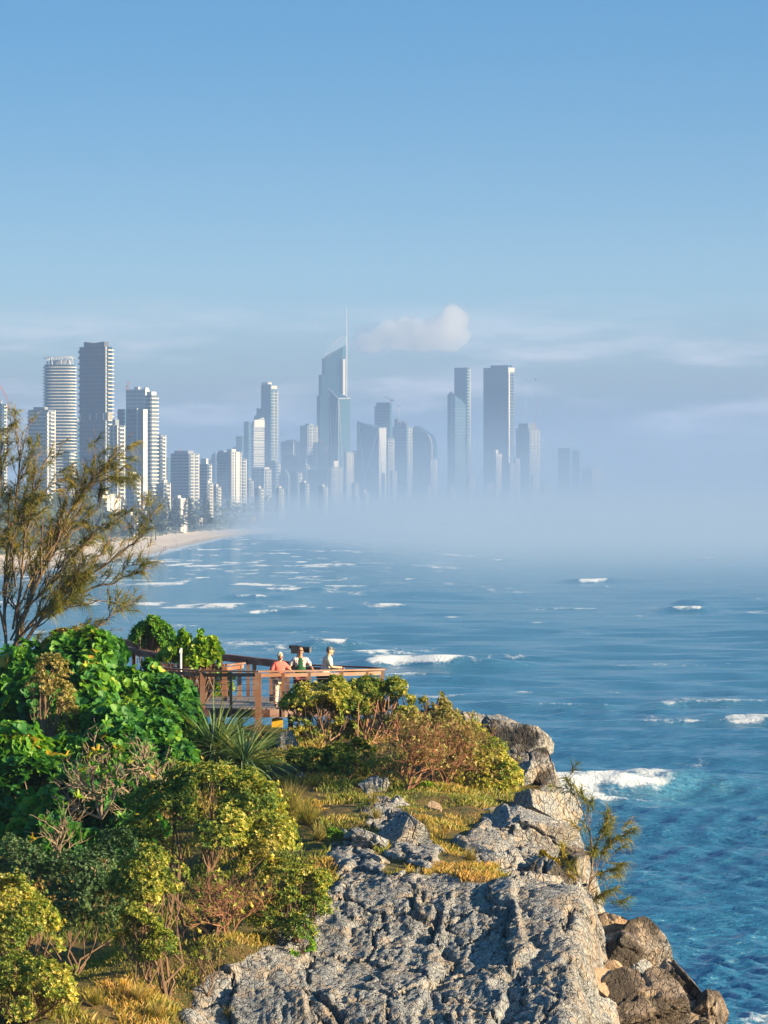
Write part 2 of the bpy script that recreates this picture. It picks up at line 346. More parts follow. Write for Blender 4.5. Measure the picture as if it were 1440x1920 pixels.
# ------------------------------------------------------------------ far shore: beach and land behind it
n = NT('beach_sand'); f = n.noise(.05, 5, .6, n.pos()); wet = n.attr('wet')
sand_m = n.done(n.pbr(n.mix(wet, n.mix(f, (.56, .45, .33), (.68, .55, .42)), (.30, .255, .21)), .7, .35))
n = NT('dune_scrub'); f = n.noise(.06, 6, .7, n.pos((1, .35, 1))); f2 = n.noise(.6, 4, .6, n.pos())
dune_m = n.done(n.pbr(n.mix(n.rng(f, .50, .62), n.mix(f2, (.035, .055, .03), (.09, .10, .05)), (.45, .37, .27)), .9, .1, normal=n.bump(f2, 1.5)))
dd = np.concatenate([np.linspace(1500, 9000, 240), np.linspace(9100, 14500, 60)])
def strip(name, offs, zs, m, attr=None):
    K = len(offs); xs = coast_x(dd)[:, None] + np.asarray(offs)[None] + 5 * np.sin(dd / 130)[:, None] * (np.asarray(offs) < -20)[None]
    zz = np.broadcast_to(np.asarray(zs, float), xs.shape).copy()
    q = np.stack([xs / 22, np.repeat(dd[:, None], K, 1) / 55, 0 * xs], -1).reshape(-1, 3)
    zz += fbm(q, 4, 44).reshape(xs.shape) * np.clip(zz * .22, 0, 3)
    V = np.stack([xs, np.repeat(dd[:, None], K, 1), zz], -1).reshape(-1, 3)
    g = (np.arange(len(dd) - 1)[:, None] * K + np.arange(K - 1)[None]).ravel()
    at = {'wet': ('POINT', np.broadcast_to(sstep(-12, 3, np.asarray(offs, float)), xs.shape).ravel())}
    return link(name, mesh_np(name, V, np.stack([g, g + K, g + K + 1, g + 1], 1), m, smooth=True, attrs=at))
tag(strip('beach', [20, 4, -4, -12, -21, -30, -39, -46, -52], [-1.5, -.1, .35, .9, 1.4, 1.9, 2.5, 3.2, 4.2], sand_m), 'long pale sand beach curving away', 'beach', kind='structure')
tag(strip('terrain', [-49, -53, -57, -63, -74, -92, -125, -200, -400, -900, -2500], [3.2, 4.4, 6.3, 7.2, 7, 7.5, 8, 7, 6, 6, 6], dune_m), 'scrubby dunes and flat land behind the beach', 'terrain', kind='structure')
# ------------------------------------------------------------------ the skyline
def facade_mat(name, glass, spandrel, fl=4.6, split=.62, rough=.12, mull=3.0, spec=.2):
    n = NT(name); p = n.n('ShaderNodeSeparateXYZ', {0: n.n('ShaderNodeNewGeometry').outputs['Position']})
    fz = n.math('FRACT', n.math('DIVIDE', p.outputs[2], fl)); k = n.rng(fz, split, split + .12)
    fx = n.math('FRACT', n.math('DIVIDE', n.math('ADD', p.outputs[0], p.outputs[1]), mull)); kx = n.rng(fx, .84, .93)
    nz_ = n.noise(.35, 2, .5, n.pos((1, 1, 2.2)))
    g = n.mix(nz_, tuple(c * .6 for c in glass), tuple(c * 1.35 for c in glass))
    c = n.mix(n.math('MAXIMUM', k, n.math('MULTIPLY', kx, .6)), g, spandrel)
    return n.done(n.pbr(c, n.math('MULTIPLY_ADD', k, .4, rough), spec))
M = {
 'navy': facade_mat('navy_glass', (.010, .038, .075), (.014, .048, .09)),
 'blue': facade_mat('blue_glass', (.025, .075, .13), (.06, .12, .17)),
 'teal': facade_mat('teal_glass', (.018, .075, .11), (.03, .10, .135)),
 'grey': facade_mat('grey_facade', (.04, .065, .095), (.15, .18, .21), split=.5, rough=.3),
 'concrete': facade_mat('pale_concrete', (.06, .08, .10), (.42, .42, .41), split=.42, rough=.4),
 'pale': facade_mat('pale_cladding', (.30, .31, .32), (.46, .45, .43), split=.6, rough=.35),
 'white': simple('white_render', (.52, .49, .445), .6, .3, .08, .2),
 'cream': simple('cream_render', (.46, .42, .36), .6, .3, .08, .2),
 'mid': simple('grey_and_shade_render', (.20, .22, .25), .7, .3, .1, .2),  # plain grey on roofs; on tower fronts it puts their shade into the colour
 'dark': simple('dark_steel', (.06, .07, .08), .5, .5, .15, .3),
 'red': simple('red_paint', (.45, .10, .07), .5, .4, .1, 1),
 'steel': simple('pale_steel', (.5, .5, .5), .4, .5, .1, 1),
}
ZB = 4.0
def far(px, d): return min(d * 1.6, 10200 + (d - 6375) * .35) if px > 400 else (d * 1.35 if px > 316 else d * 1.15)     # the city curves away to the right
class Face:                              # a vertical facade plane: u along it, w out of it
    def __init__(s, a, b, z0, z1):
        s.a = np.array(a, float); t = np.array(b, float) - s.a; s.W = np.linalg.norm(t); s.u = t / s.W; s.n = np.array([s.u[1], -s.u[0]]); s.z0, s.z1 = z0, z1
    def box(s, mb, u0, u1, z0, z1, w0, w1):
        p = [s.a + s.u * u + s.n * w for u, w in ((u0, w1), (u1, w1), (u1, w0), (u0, w0))]
        mb.prism(p[::-1] if np.cross(p[1] - p[0], p[2] - p[1]) < 0 else p, z0, z1)
FL = 4.3
def dress(face, style, root, mat=None, fl=FL):
    fl = fl * max(1.0, np.linalg.norm(face.a) / 7000); mb = MB(); f = face; nf = max(1, int((f.z1 - f.z0) / fl)); zs = [f.z1 - (k + 1) * fl for k in range(nf)]
    zs = [z for z in zs if z > max(f.z0, 6)]
    if style == 'bands':
        for z in zs: f.box(mb, -.6, f.W + .6, z, z + 1.45, -.3, 1.7)
        nm, mt = 'balcony_bands', mat or 'white'
    elif style == 'thinbands':
        for z in zs: f.box(mb, -.3, f.W + .3, z, z + .8, -.2, .9)
        nm, mt = 'floor_bands', mat or 'mid'
    elif style == 'balcony':
        nb = max(1, int(round(f.W / 11))); w = f.W / nb
        for q in range(nb):
            for k, z in enumerate(zs): f.box(mb, q * w + .10 * w, q * w + .9 * w, z, z + 1.5, -.3, 2.6)
            f.box(mb, q * w + w - .08 * w, q * w + w + .06 * w, f.z0, f.z1 - .4, -.2, 1.1)
        nm, mt = 'balconies', mat or 'white'
    elif style == 'grid':
        nb = max(2, int(round(f.W / 5.5))); w = f.W / nb
        for q in range(nb + 1): f.box(mb, max(0, q * w - .2 * w), min(f.W, q * w + .2 * w), f.z0, f.z1, -.2, .80)
        for z in zs: f.box(mb, 0, f.W, z, z + 1.25, -.2, .70)
        nm, mt = 'window_grid', mat or 'white'
    elif style == 'piers':
        nb = max(2, int(round(f.W / 9))); w = f.W / nb
        for q in range(nb + 1): f.box(mb, max(-.4, q * w - .9), min(f.W + .4, q * w + .9), f.z0, f.z1, -.2, 1.2)
        for z in zs: f.box(mb, 0, f.W, z, z + .9, -.2, .5)
        nm, mt = 'facade_piers', mat or 'cream'
    elif style == 'wall':
        f.box(mb, 0, f.W, f.z0, f.z1 - .2, -.2, .5)
        for q in (.25, .75):
            pass
        nm, mt = 'side_wall', mat or 'white'
    elif style == 'blades':
        for z in zs: f.box(mb, f.W * .12, f.W * .98, z, z + 1.2, -.3, 3.2)
        f.box(mb, 0, f.W * .12, f.z0, f.z1, -.2, .9); nm, mt = 'balconies', mat or 'cream'
    else: return
    if mb.n: mb.build(nm, M[mt], root)
def zof(y, d): return H + (HY - y) / F * d
def tower(label, x0, xm, x1, ytop, d, body='blue', front=None, side='balcony', fm=None, sm=None, roof=None, name='apartment_tower', yaw=None, rho=.8, group='high-rise towers on the skyline', top=None, extra=None):
    d = far(xm, d); m = d / F; a = yaw if yaw is not None else min(R(48), max(R(33), math.atan2(max(x1 - xm, 1), rho * max(xm - x0, 1))))
    W = max(8, (xm - x0) * m / math.cos(a)); Dp = max(8, min(60, (x1 - xm) * m / max(.15, math.sin(a))))
    c = P(xm, 960, d)[:2]; u = np.array([math.cos(a), -math.sin(a)]); v = np.array([math.sin(a), math.cos(a)])
    A, Mc, B, C_ = c - u * W, c, c + v * Dp, c - u * W + v * Dp
    zt = zof(ytop, d); root = empty(name, ((A + B)[0] / 2, (A + B)[1] / 2, ZB), label, 'building', group)
    mb = MB(); zt4 = [zt] * 4
    if top: zt4 = [zof(t, d) for t in top]
    mb.prism([A, Mc, B, C_], ZB, zt4); mb.build('tower_body', M[body], root)
    ff, fs = Face(A, Mc, ZB, min(zt4[0], zt4[1])), Face(Mc, B, ZB, min(zt4[1], zt4[2]))
    dress(ff, front, root, fm); dress(fs, side, root, sm)
    for r in (roof if roof is not None else [(.25, .8, .3, .8, 4)]):
        mb = MB(); p = [A + u * W * q + v * Dp * w for q, w in ((r[0], r[2]), (r[1], r[2]), (r[1], r[3]), (r[0], r[3]))]
        mb.prism(p, min(zt4) - .1, zt + r[4]); mb.build('roof_plant', M[r[5] if len(r) > 5 else 'mid'], root)
    root['_f'] = 0; del root['_f']
    return root, dict(A=A, M=Mc, B=B, C=C_, u=u, v=v, W=W, D=Dp, zt=zt, ff=ff, fs=fs, m=m)
def addbox(root, nm, face, u0, u1, z0, z1, w0, w1, mat):
    mb = MB(); face.box(mb, u0 * face.W, u1 * face.W, z0, z1, w0, w1); return mb.build(nm, M[mat], root)

# -- left group
tower('dark glass tower cut off by the left edge of the photo, behind the tree top', -22, 4, 9, 757, 5600, 'blue', 'thinbands', 'balcony', 'mid')
r, g = tower('white banded tower behind the tree top with a bright ladder-like column down its corner', 51, 91, 101, 768, 5000, 'grey', 'bands', 'balcony', sm='white', roof=[(.2, .75, .2, .8, 3, 'mid'), (.8, .98, .1, .9, -4, 'white')])
addbox(r, 'corner_column', g['ff'], .93, 1.0, ZB, g['zt'] - 3, -.2, 2.2, 'white')
# rounded banded tower with ring crown
d = far(112, 5250.); m = d / F; cx_, cy_ = P(112, 960, d)[:2]; rx, ry = 31.5 * m, 24 * m; zt = zof(684, d)
root = empty('apartment_tower', (cx_, cy_, ZB), 'rounded tower wrapped in white floor bands with looping rings on its roof', 'building', 'high-rise towers on the skyline')
th = np.arange(40) / 40 * 2 * math.pi
def sup(r_x, r_y, p=.62): return np.stack([cx_ + r_x * np.sign(np.cos(th)) * np.abs(np.cos(th)) ** p, cy_ + r_y * np.sign(np.sin(th)) * np.abs(np.sin(th)) ** p], 1)
mb = MB(); mb.prism(sup(rx - 1.8, ry - 1.8), ZB, zt); mb.build('tower_body', M['navy'], root)
mb = MB(); z = zt - 3.7
while z > 8: mb.prism(sup(rx, ry), z, z + 1.15); z -= 3.7
mb.build('balcony_bands', M['white'], root)
mb = MB()
for k in range(9):
    a = k / 9 * 2 * math.pi + .3; q = np.array([cx_ + rx * .74 * math.cos(a), cy_ + ry * .7 * math.sin(a), zt])
    t = np.linspace(0, math.pi, 9); e = np.array([-math.sin(a), math.cos(a), 0])
    mb.tube(q + np.outer(np.cos(t), e) * 5.2 + np.outer(np.sin(t), [0, 0, 9.2]), .42, 4)
for k in (0, 1):
    mb.tube(np.c_[sup(rx * (.96 - .2 * k), ry * (.96 - .2 * k)), np.full(40, zt + 7.8 + 1.2 * k)], .38, 4)
mb.build('crown_rings', M['steel'], root)
mb = MB(); mb.prism(sup(rx * .6, ry * .6), zt, zt + 5.5); mb.build('roof_plant', M['mid'], root)
tower('short stack of bright white balcony bands at the foot of the rounded tower', 118, 131, 136, 846, 5150, 'grey', 'bands', 'bands', roof=[])
tower('pale blue tower squeezed between the rounded tower and the tall dark one', 133, 144, 147, 790, 5600, 'blue', 'thinbands', None, 'mid')
# tall dark tower
r, g = tower('tall dark flat-faced tower with a scalloped crown and balcony boxes down its sunny side', 147, 197, 209, 650, 4900, 'navy', None, 'blades', sm='cream', roof=[])
mb = MB(); p = lambda q, w: g['A'] + g['u'] * g['W'] * q + g['v'] * g['D'] * w
z1 = g['zt']; hc = zof(640, far(147, 4900)) - z1
for q in np.linspace(.13, .93, 9)[:-1]:
    mb.prism([p(q, .15), p(q + .1, .15), p(q + .1, .8), p(q, .8)], z1 - .1, z1 + hc * (.72 + .28 * abs(q - .48) / .4))
mb.build('scalloped_crown', M['dark'], r)
mb = MB(); fb = Face(g['C'], g['A'], ZB, z1)
for k in range(int((z1 - 10) / 6.6)): fb.box(mb, fb.W * .3, fb.W * .95, z1 - 6.6 * (k + 1), z1 - 6.6 * (k + 1) + 2.6, -.2, 2.4)
mb.build('side_balconies', M['mid'], r)
za, zb_ = zof(787, far(147, 4900)), zof(775, far(147, 4900))
mb = MB()
for q in (.02, .40, .66, .93): addbox(r, 'sky_level_column', g['ff'], q, q + .035, za, zb_, -.2, 1.1, 'cream'); addbox(r, 'sky_level_corner', g['fs'], .02, .75, za, zb_ + 1, -.2, 3.6, 'cream')
r, g = tower('slim tower with a bright white end wall beside the tall dark tower', 206, 221, 232, 797, 4800, 'grey', 'piers', 'balcony', sm='white', roof=[(.1, .5, .2, .8, 6, 'mid')])
tower('narrow blue wing attached left of the glass slab tower', 220, 234, 236, 767, 5060, 'blue', 'thinbands', None, 'dark', roof=[])
r, g = tower('broad glass slab tower with a pale vertical stripe at its right edge', 235, 268, 273, 767, 4950, 'blue', None, 'wall', sm='white', roof=[])
addbox(r, 'edge_stripe', g['ff'], .66, .70, ZB, g['zt'] + 1, -.2, 1.2, 'white')
tower('pale windowless block rising behind the glass slab tower', 235, 272, 277, 730, 5150, 'pale', None, 'wall', roof=[(.4, .62, .1, .6, 3, 'white'), (.9, 1, .1, .9, 2, 'white')])
tower('white tower with rounded balconies stacked up its corner, right of the glass slab', 272, 284, 295, 741, 5000, 'grey', 'bands', 'bands', roof=[(.1, .9, .1, .9, 4, 'white')])
tower('thin tower edged with white balcony dots right of the rounded balconies', 294, 301, 306, 815, 5300, 'grey', 'thinbands', 'balcony', roof=[])
tower('small white block with three window columns in front of the glass slab', 237, 252, 261, 892, 4600, 'grey', None, 'balcony', roof=[(.2, .7, .2, .8, 4, 'white')], name='apartment_block', group='low apartment blocks by the beach')
# -- middle left
r, g = tower('wide grey slab block with a dotted line of lit windows and an antenna', 319, 354, 371, 850, 5600, 'grey', 'thinbands', 'balcony', 'mid', 'white', roof=[(.1, .85, .2, .8, 4, 'mid')])
mb = MB(); mb.tube([(*((g['A'] + g['M']) / 2), g['zt']), (*((g['A'] + g['M']) / 2), g['zt'] + 8)], .4, 4); mb.build('antenna', M['red'], r)
tower('grey block with a white penthouse right of the wide grey slab', 371, 389, 395, 870, 5700, 'grey', 'thinbands', 'balcony', 'mid', roof=[(.2, .8, .2, .8, 8, 'white')])
tower('faint grey-blue tower half hidden left of the bright white one', 396, 404, 410, 852, 6800, 'blue', 'thinbands', 'balcony', 'mid')
tower('grey balconied block joined to the left side of the bright white tower', 406, 430, 434, 848, 5500, 'grey', 'balcony', None, 'mid', roof=[(.1, .5, .2, .8, 3)])
r, g = tower('dazzling white tower with dark window holes and a jutting roof slab', 431, 434, 452, 847, 5000, 'grey', 'grid', 'grid', roof=[(-.6, .9, .05, .5, 4, 'white')], yaw=R(50))
addbox(r, 'blank_panel', g['fs'], .42, .78, ZB, g['zt'], -.2, 1.15, 'white')
tower('white balcony wing at the right side of the dazzling white tower', 449, 453, 461, 860, 5150, 'grey', 'bands', 'balcony', roof=[])
tower('faint round-shouldered glass tower behind the sloped white tower', 457, 466, 470, 792, 7600, 'blue', 'thinbands', None, 'mid', roof=[(.1, .9, .1, .9, 2, 'blue')])
tower('very faint tower far left behind the middle cluster', 442, 454, 457, 818, 9200, 'blue', 'thinbands', None, 'mid', roof=[])
tower('glass tower step behind the sloped white tower', 476, 490, 494, 771, 7200, 'blue', None, None, roof=[(.3, .95, .1, .9, 6, 'blue')], top=(780, 772, 772, 780))
r, g = tower('white banded tower with a top sloping up to the right', 471, 476, 495, 790, 6500, 'concrete', 'bands', 'bands', roof=[], yaw=R(55), top=(793, 789, 782, 786))
addbox(r, 'sloping_parapet', g['fs'], 0, 1, g['zt'] - 12, g['zt'] + 3, -.2, 1.9, 'white')
r, g = tower('tall slim blue tower with a cut white crown and rounded balcony edge', 489, 507, 520, 724, 7000, 'teal', None, 'balcony', sm='cream', roof=[(.02, .7, .05, .6, 8, 'cream')], top=(722, 720, 732, 722))
addbox(r, 'dark_slot', g['ff'], .45, .62, ZB, g['zt'] - 45, -.2, .6, 'navy'); addbox(r, 'crown_edge', g['fs'], 0, .8, g['zt'] - 6, g['zt'] + 1, -.2, 2.6, 'cream')
tower('pale block with white piers in front of the tall slim tower', 472, 496, 507, 879, 5700, 'grey', 'piers', 'balcony', sm='white', roof=[(.0, .95, .1, .9, 3, 'cream')])
tower('blue-grey block with a lit balcony corner right of the pierced pale block', 497, 516, 524, 867, 6000, 'blue', 'thinbands', 'balcony', 'mid', 'cream', roof=[(.3, .9, .2, .8, 3, 'mid')])
tower('low block with an arched top and a dotted balcony edge', 522, 541, 546, 890, 6000, 'grey', 'piers', 'balcony', 'mid', 'cream', roof=[(.2, .8, .1, .9, 5, 'grey'), (.35, .65, .1, .9, 8, 'grey')])
tower('low block with a bright checkered balcony edge beside the mist', 544, 558, 565, 886, 5900, 'grey', 'balcony', 'balcony', 'mid', 'white', roof=[])
tower('grey hotel block with a cream lift tower on its right shoulder', 526, 550, 562, 828, 8000, 'grey', 'thinbands', 'wall', 'mid', 'cream')
tower('grey tower with lit balconies right before the stepped teal tower', 563, 577, 594, 798, 7800, 'grey', 'piers', 'balcony', 'mid', 'cream')
tower('long dark flat roofed block in front of the grey hotel block', 530, 572, 577, 858, 7000, 'navy', None, None, roof=[(.0, .55, .1, .9, 5, 'navy')], name='apartment_block')
tower('small white stack of floors on top of the long dark block', 574, 582, 588, 855, 7100, 'grey', 'bands', 'bands', roof=[])
tower('featureless dark blue box rising from the mist', 576, 613, 617, 881, 6200, 'navy', None, None, roof=[])
r, g = tower('cream tower with a grid of balconies and a raised middle', 616, 622, 640, 876, 6000, 'grey', 'grid', 'balcony', 'cream', 'cream', roof=[(.2, .9, .25, .75, 12, 'cream')], yaw=R(50))
# -- stepped teal tower with spire
d = far(622, 8000.); m = d / F
root = empty('skyscraper', (P(622, 960, d)[0], d, ZB), 'tallest teal glass tower with a needle spire and a curved lattice over its slanted top', 'building', 'high-rise towers on the skyline')
def oct_(x0, x1, dep=34, k=7.):
    a, b_ = P(x0, 960, d)[0], P(x1, 960, d)[0]; y0, y1 = d - dep / 2, d + dep / 2
    return [(a + k, y0), (b_ - k * .8, y0), (b_, y0 + k), (b_, y1 - k), (b_ - k, y1), (a + k, y1), (a, y1 - k), (a, y0 + k)]
mb = MB(); mb.prism(oct_(594, 648), ZB, zof(742, d)); mb.build('tower_body', M['teal'], root)
mb = MB(); mb.prism(oct_(597.5, 648, 32), zof(742, d) - .1, zof(703, d)); mb.build('middle_stage', M['teal'], root)
mb = MB(); fo_ = oct_(603.5, 647.5, 29); mb.prism(fo_, zof(703, d) - .1, zof(673, d)); mb.build('upper_stage', M['teal'], root)
mb = MB(); a0, a1 = P(603.5, 960, d)[0], P(647.5, 960, d)[0]
mb.prism(fo_, zof(673, d) - .1, [zof(672, d) + (zof(647, d) - zof(672, d)) * max(0, (q[0] - a0 - 10) / (a1 - a0 - 10)) for q in fo_]); mb.build('glass_crown', M['teal'], root)
mb = MB(); t = np.linspace(0, math.pi / 2, 12); xa = a0 + (a1 - a0 + 1) * (1 - np.cos(t)); za = zof(672, d) + (zof(629, d) - zof(672, d)) * np.sin(t)
t2 = np.linspace(0, 1, 12); xa = a0 + 2 + (a1 - a0 - 2) * t2; za = zof(673, d) + (zof(630, d) - zof(673, d)) * (1 - (1 - t2) ** 1.7)
mb.tube(np.c_[xa, np.full(12, d - 15.2), za], .6, 5)
for q in range(1, 12): mb.tube([(xa[q], d - 15.2, za[q]), (xa[q], d - 15.2, zof(673, d) + (zof(647, d) - zof(673, d)) * max(0, (xa[q] - a0 - 10) / (a1 - a0 - 10)))], .3, 4)
mb.build('lattice_crown', M['steel'], root)
sx = P(649.6, 960, d)[0]
mb = MB(); mb.tube([(sx, d - 6, zof(745, d)), (sx, d - 6, zof(650, d)), (sx, d - 6, zof(610, d)), (sx, d - 6, zof(573, d))], [1.3, 1.3, .9, .35], 6); mb.build('spire', M['steel'], root)
mb = MB(); q0, q1 = P(643, 960, d)[0], P(647, 960, d)[0]; mb.prism([(q0, d - 18.6), (q1, d - 17.2), (q1 + .6, d - 11), (q0, d - 12)], zof(900, d), zof(674, d)); mb.build('white_fin', M['white'], root)
# -- faceted glass tower
def facet(label, d, front_l, front_r, yF, depth, mats, strip=None):
    """front_l: [(px,y)..] left face outline corners top-left/top-right; front_r likewise"""
    d = far(500, d); m = d / F; (xl, yl), (xmid, ym), (xr, yr) = front_l, front_r, yF
    A = P(xl, 960, d + depth * .35)[:2]; Mc = P(xmid, 960, d)[:2]; B = P(xr, 960, d + depth * .5)[:2]; C_ = A + B - Mc
    root = empty('skyscraper', (Mc[0], d, ZB), label, 'building', 'high-rise towers on the skyline')
    zz = [zof(yl, d), zof(ym, d), zof(yr, d), zof((yl + yr) / 2, d)]
    mb = MB(); mb.prism([A, Mc, B, C_], ZB, zz); mb.build('tower_body', M[mats[0]], root)
    f2 = Face(Mc, B, ZB, min(zz[1], zz[2])); mb = MB(); f2.box(mb, 0, f2.W, ZB, f2.z1 - .5, -.2, .6); mb.build('side_face', M[mats[1]], root)
    f1 = Face(A, Mc, ZB, zz[1]); mb = MB(); nb = 2
    for (u0, z0), (u1, z1) in (((.0, zz[0]), (1, zz[1])), ((.15, ZB + 60), (.98, zz[1] - 4)), ((.1, zz[0] - 6), (.5, ZB + 30))):
        a = f1.a + f1.u * u0 * f1.W + f1.n * .5; b_ = f1.a + f1.u * u1 * f1.W + f1.n * .5; mb.bar((*a, z0), (*b_, z1), 1.0, 1.0)
    for (u0, z0), (u1, z1) in (((0, zz[1]), (1, zz[2])), ((.03, zz[1] - 5), (.55, ZB + 40)), ((0, ZB), (0, zz[1]))):
        a = f2.a + f2.u * u0 * f2.W + f2.n * 1.0; b_ = f2.a + f2.u * u1 * f2.W + f2.n * 1.0; mb.bar((*a, z0), (*b_, z1), 1.1, 1.1)
    mb.build('facet_edges', M['steel'], root); return root
facet('faceted dark glass tower with a tilted open roof in front of the spire tower', 7000., (616.5, 728), (634, 747), (656, 746), 40, ('navy', 'teal'))
facet('leaning faceted glass tower with a pale flat side wall', 6600., (669, 789), (710, 803), (724, 802), 45, ('blue', 'pale'))
r, g = tower('white gridded tower under a small triangular rooftop sail', 645, 650, 663, 848, 6500, 'grey', 'grid', 'grid', 'cream', 'cream', roof=[], yaw=R(50))
mb = MB(); q = g['A'] + np.array([-2, 0]); mb.prism([q, q + np.array([7, -2]), q + np.array([7, 6]), q + np.array([0, 6])], g['zt'] - .2, [g['zt'] + 10, g['zt'] + 2, g['zt'] + 2, g['zt'] + 10]); mb.build('roof_sail', M['white'], r)
tower('balcony column attached right of the white gridded tower', 662, 666, 671, 845, 6700, 'grey', 'bands', 'balcony', 'cream', 'cream', roof=[])
tower('little stepped white block near the mist below the gridded tower', 661, 665, 671, 906, 5900, 'grey', 'bands', 'balcony', roof=[], name='apartment_block')
tower('lowest white block sinking into the mist left of the leaning glass tower', 663, 670, 678, 930, 5850, 'grey', 'balcony', 'balcony', roof=[], name='apartment_block')
tower('tapered blue glass tower with a slanted top behind the leaning glass tower', 702, 731, 735, 758, 8600, 'teal', 'thinbands', None, 'mid', roof=[(.1, .95, .1, .9, 4, 'blue')], top=(762, 757, 757, 760))
r, g = tower('unfinished tower with ragged concrete cores and a crane, middle of the skyline', 736, 762, 772, 800, 7600, 'blue', 'thinbands', 'balcony', 'mid', 'white', roof=[(.05, .3, .2, .7, 16, 'dark'), (.35, .5, .2, .7, 9, 'mid'), (.6, .7, .3, .7, 12, 'dark'), (.82, .88, .3, .7, 8, 'dark')])
tower('narrow cream balcony tower touching the pale side wall of the leaning tower', 725, 729, 738, 822, 6700, 'grey', 'balcony', 'balcony', 'cream', 'cream', roof=[])
tower('narrow white balcony strip lower down right of the cream balcony tower', 734, 737, 743, 882, 6600, 'grey', 'balcony', 'balcony', roof=[])
# round-shouldered tower
d = far(790, 7700.); root = empty('skyscraper', (P(790, 960, d)[0], d, ZB), 'dark tower with a rounded shoulder and a pale strip for its sunlit right edge', 'building', 'high-rise towers on the skyline')
xs0, xs1 = P(772, 960, d)[0], P(811, 960, d)[0]; zt = zof(798, d); prof = [(xs0, ZB), (xs1, ZB), (xs1, zof(838, d))]
prof += [(xs1 - 19 * (1 - math.cos(t)) - 0, zof(838, d) + 31 * math.sin(t)) for t in np.linspace(.2, 1.45, 7)] + [(xs0 + 8, zt), (xs0 + 2, zt - 5), (xs0, zt - 12)]
def slabprof(prof, y0, y1, sh=0.0):
    k = len(prof); v = [(x, y0, z) for x, z in prof] + [(x + sh, y1, z) for x, z in prof]
    return v, [tuple(range(k)), tuple(range(2 * k - 1, k - 1, -1))] + [(i, i + k, (i + 1) % k + k, (i + 1) % k) for i in range(k)]
mb = MB(); mb.add(*slabprof(prof, d, d + 34, 10)); mb.build('tower_body', M['navy'], root)
mb = MB(); e = [(x + .5, z) for x, z in prof[1:8]]; e2 = [(x - 2.6, z - .5) for x, z in prof[1:8]][::-1]; mb.add(*slabprof(e + e2, d - 1.2, d - .1)); mb.build('edge_stripe', M['cream'], root)  # cream strip stands in for sunlight along the right edge
mb = MB()
for k in range(3): mb.box(((xs0 + xs1) / 2 - 5, d - .5, zt - 2 - 5.2 * k), (26 + 2 * k, 1.2, .8))
mb.build('roof_louvres', M['mid'], root)
tower('white balcony tower hugging the pale edge of the round-shouldered tower', 806, 809, 818, 861, 7500, 'grey', 'balcony', 'balcony', 'cream', 'white', roof=[])
# -- right group
tower('tall thin glass tower with a lit balcony edge, the taller of the close pair', 852, 875, 881, 689, 8300, 'teal', None, 'balcony', sm='cream', roof=[])
r, g = tower('shorter glass tower of the close pair with a slanted top and pale corner line', 839, 846, 874, 736, 8200, 'blue', None, 'thinbands', sm='mid', roof=[], yaw=R(42), top=(740, 734, 760, 748))
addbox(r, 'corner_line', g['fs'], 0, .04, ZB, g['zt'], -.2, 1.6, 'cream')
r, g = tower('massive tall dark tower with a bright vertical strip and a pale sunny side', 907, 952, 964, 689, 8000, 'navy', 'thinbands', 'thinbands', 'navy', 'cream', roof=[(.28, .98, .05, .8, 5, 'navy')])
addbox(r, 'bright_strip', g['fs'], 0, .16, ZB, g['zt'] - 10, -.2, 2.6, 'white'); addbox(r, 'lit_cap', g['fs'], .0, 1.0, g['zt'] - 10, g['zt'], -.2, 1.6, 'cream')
tower('pale block with a white lift tower in front of the massive dark tower', 926, 931, 940, 850, 7600, 'concrete', 'grid', 'balcony', 'cream', 'cream', roof=[(-.1, .6, .1, .6, 7, 'white')], yaw=R(45))
tower('balcony block at the right foot of the massive dark tower', 951, 956, 966, 868, 7500, 'grey', 'thinbands', 'bands', 'cream', 'cream', roof=[], yaw=R(45))
tower('slim white balcony block right of the massive dark tower', 965, 968, 974, 859, 7600, 'grey', 'balcony', 'balcony', 'cream', 'cream', roof=[])
r, g = tower('unfinished tower with a dark mushroom core and two cranes, right of the massive tower', 968, 992, 1012, 804, 8200, 'grey', None, 'balcony', 'mid', 'cream', roof=[(.2, .8, .2, .8, 6, 'dark'), (.12, .85, .1, .9, 11.5, 'dark')])
tower('low pale block standing at the foot of the unfinished right tower', 996, 1000, 1005, 891, 7700, 'grey', 'balcony', 'balcony', 'cream', 'cream', roof=[])
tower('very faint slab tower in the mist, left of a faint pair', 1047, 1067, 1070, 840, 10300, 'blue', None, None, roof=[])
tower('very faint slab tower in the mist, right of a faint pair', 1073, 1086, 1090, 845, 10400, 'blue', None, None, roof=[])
tower('barely visible block at the end of the skyline', 1092, 1110, 1130, 878, 11000, 'grey', None, 'balcony', sm='cream', roof=[(.2, .5, .2, .8, 6, 'grey')])
for a in [('low pale block beside the close pair, tallest of the mist-covered row', 877, 881, 889, 891, 7900), ('low block sunk in mist before the shorter tower of the close pair', 841, 845, 849, 909, 7400), ('low block sunk in mist left of the massive tower', 911, 915, 920, 906, 7500), ('low block with a flat top right before the massive tower', 919, 923, 929, 906, 7700), ('small misty block right of the taller tower of the close pair', 890, 896, 900, 921, 7800), ('thin misty block between the round-shouldered tower and the close pair', 800, 803, 806, 911, 7300), ('dim misty block right of the unfinished right tower', 1012, 1022, 1030, 905, 9000)]:
    tower(*a, 'grey', 'balcony', 'balcony', 'cream', 'cream', roof=[], name='apartment_block', group='blocks sunk in the sea mist')
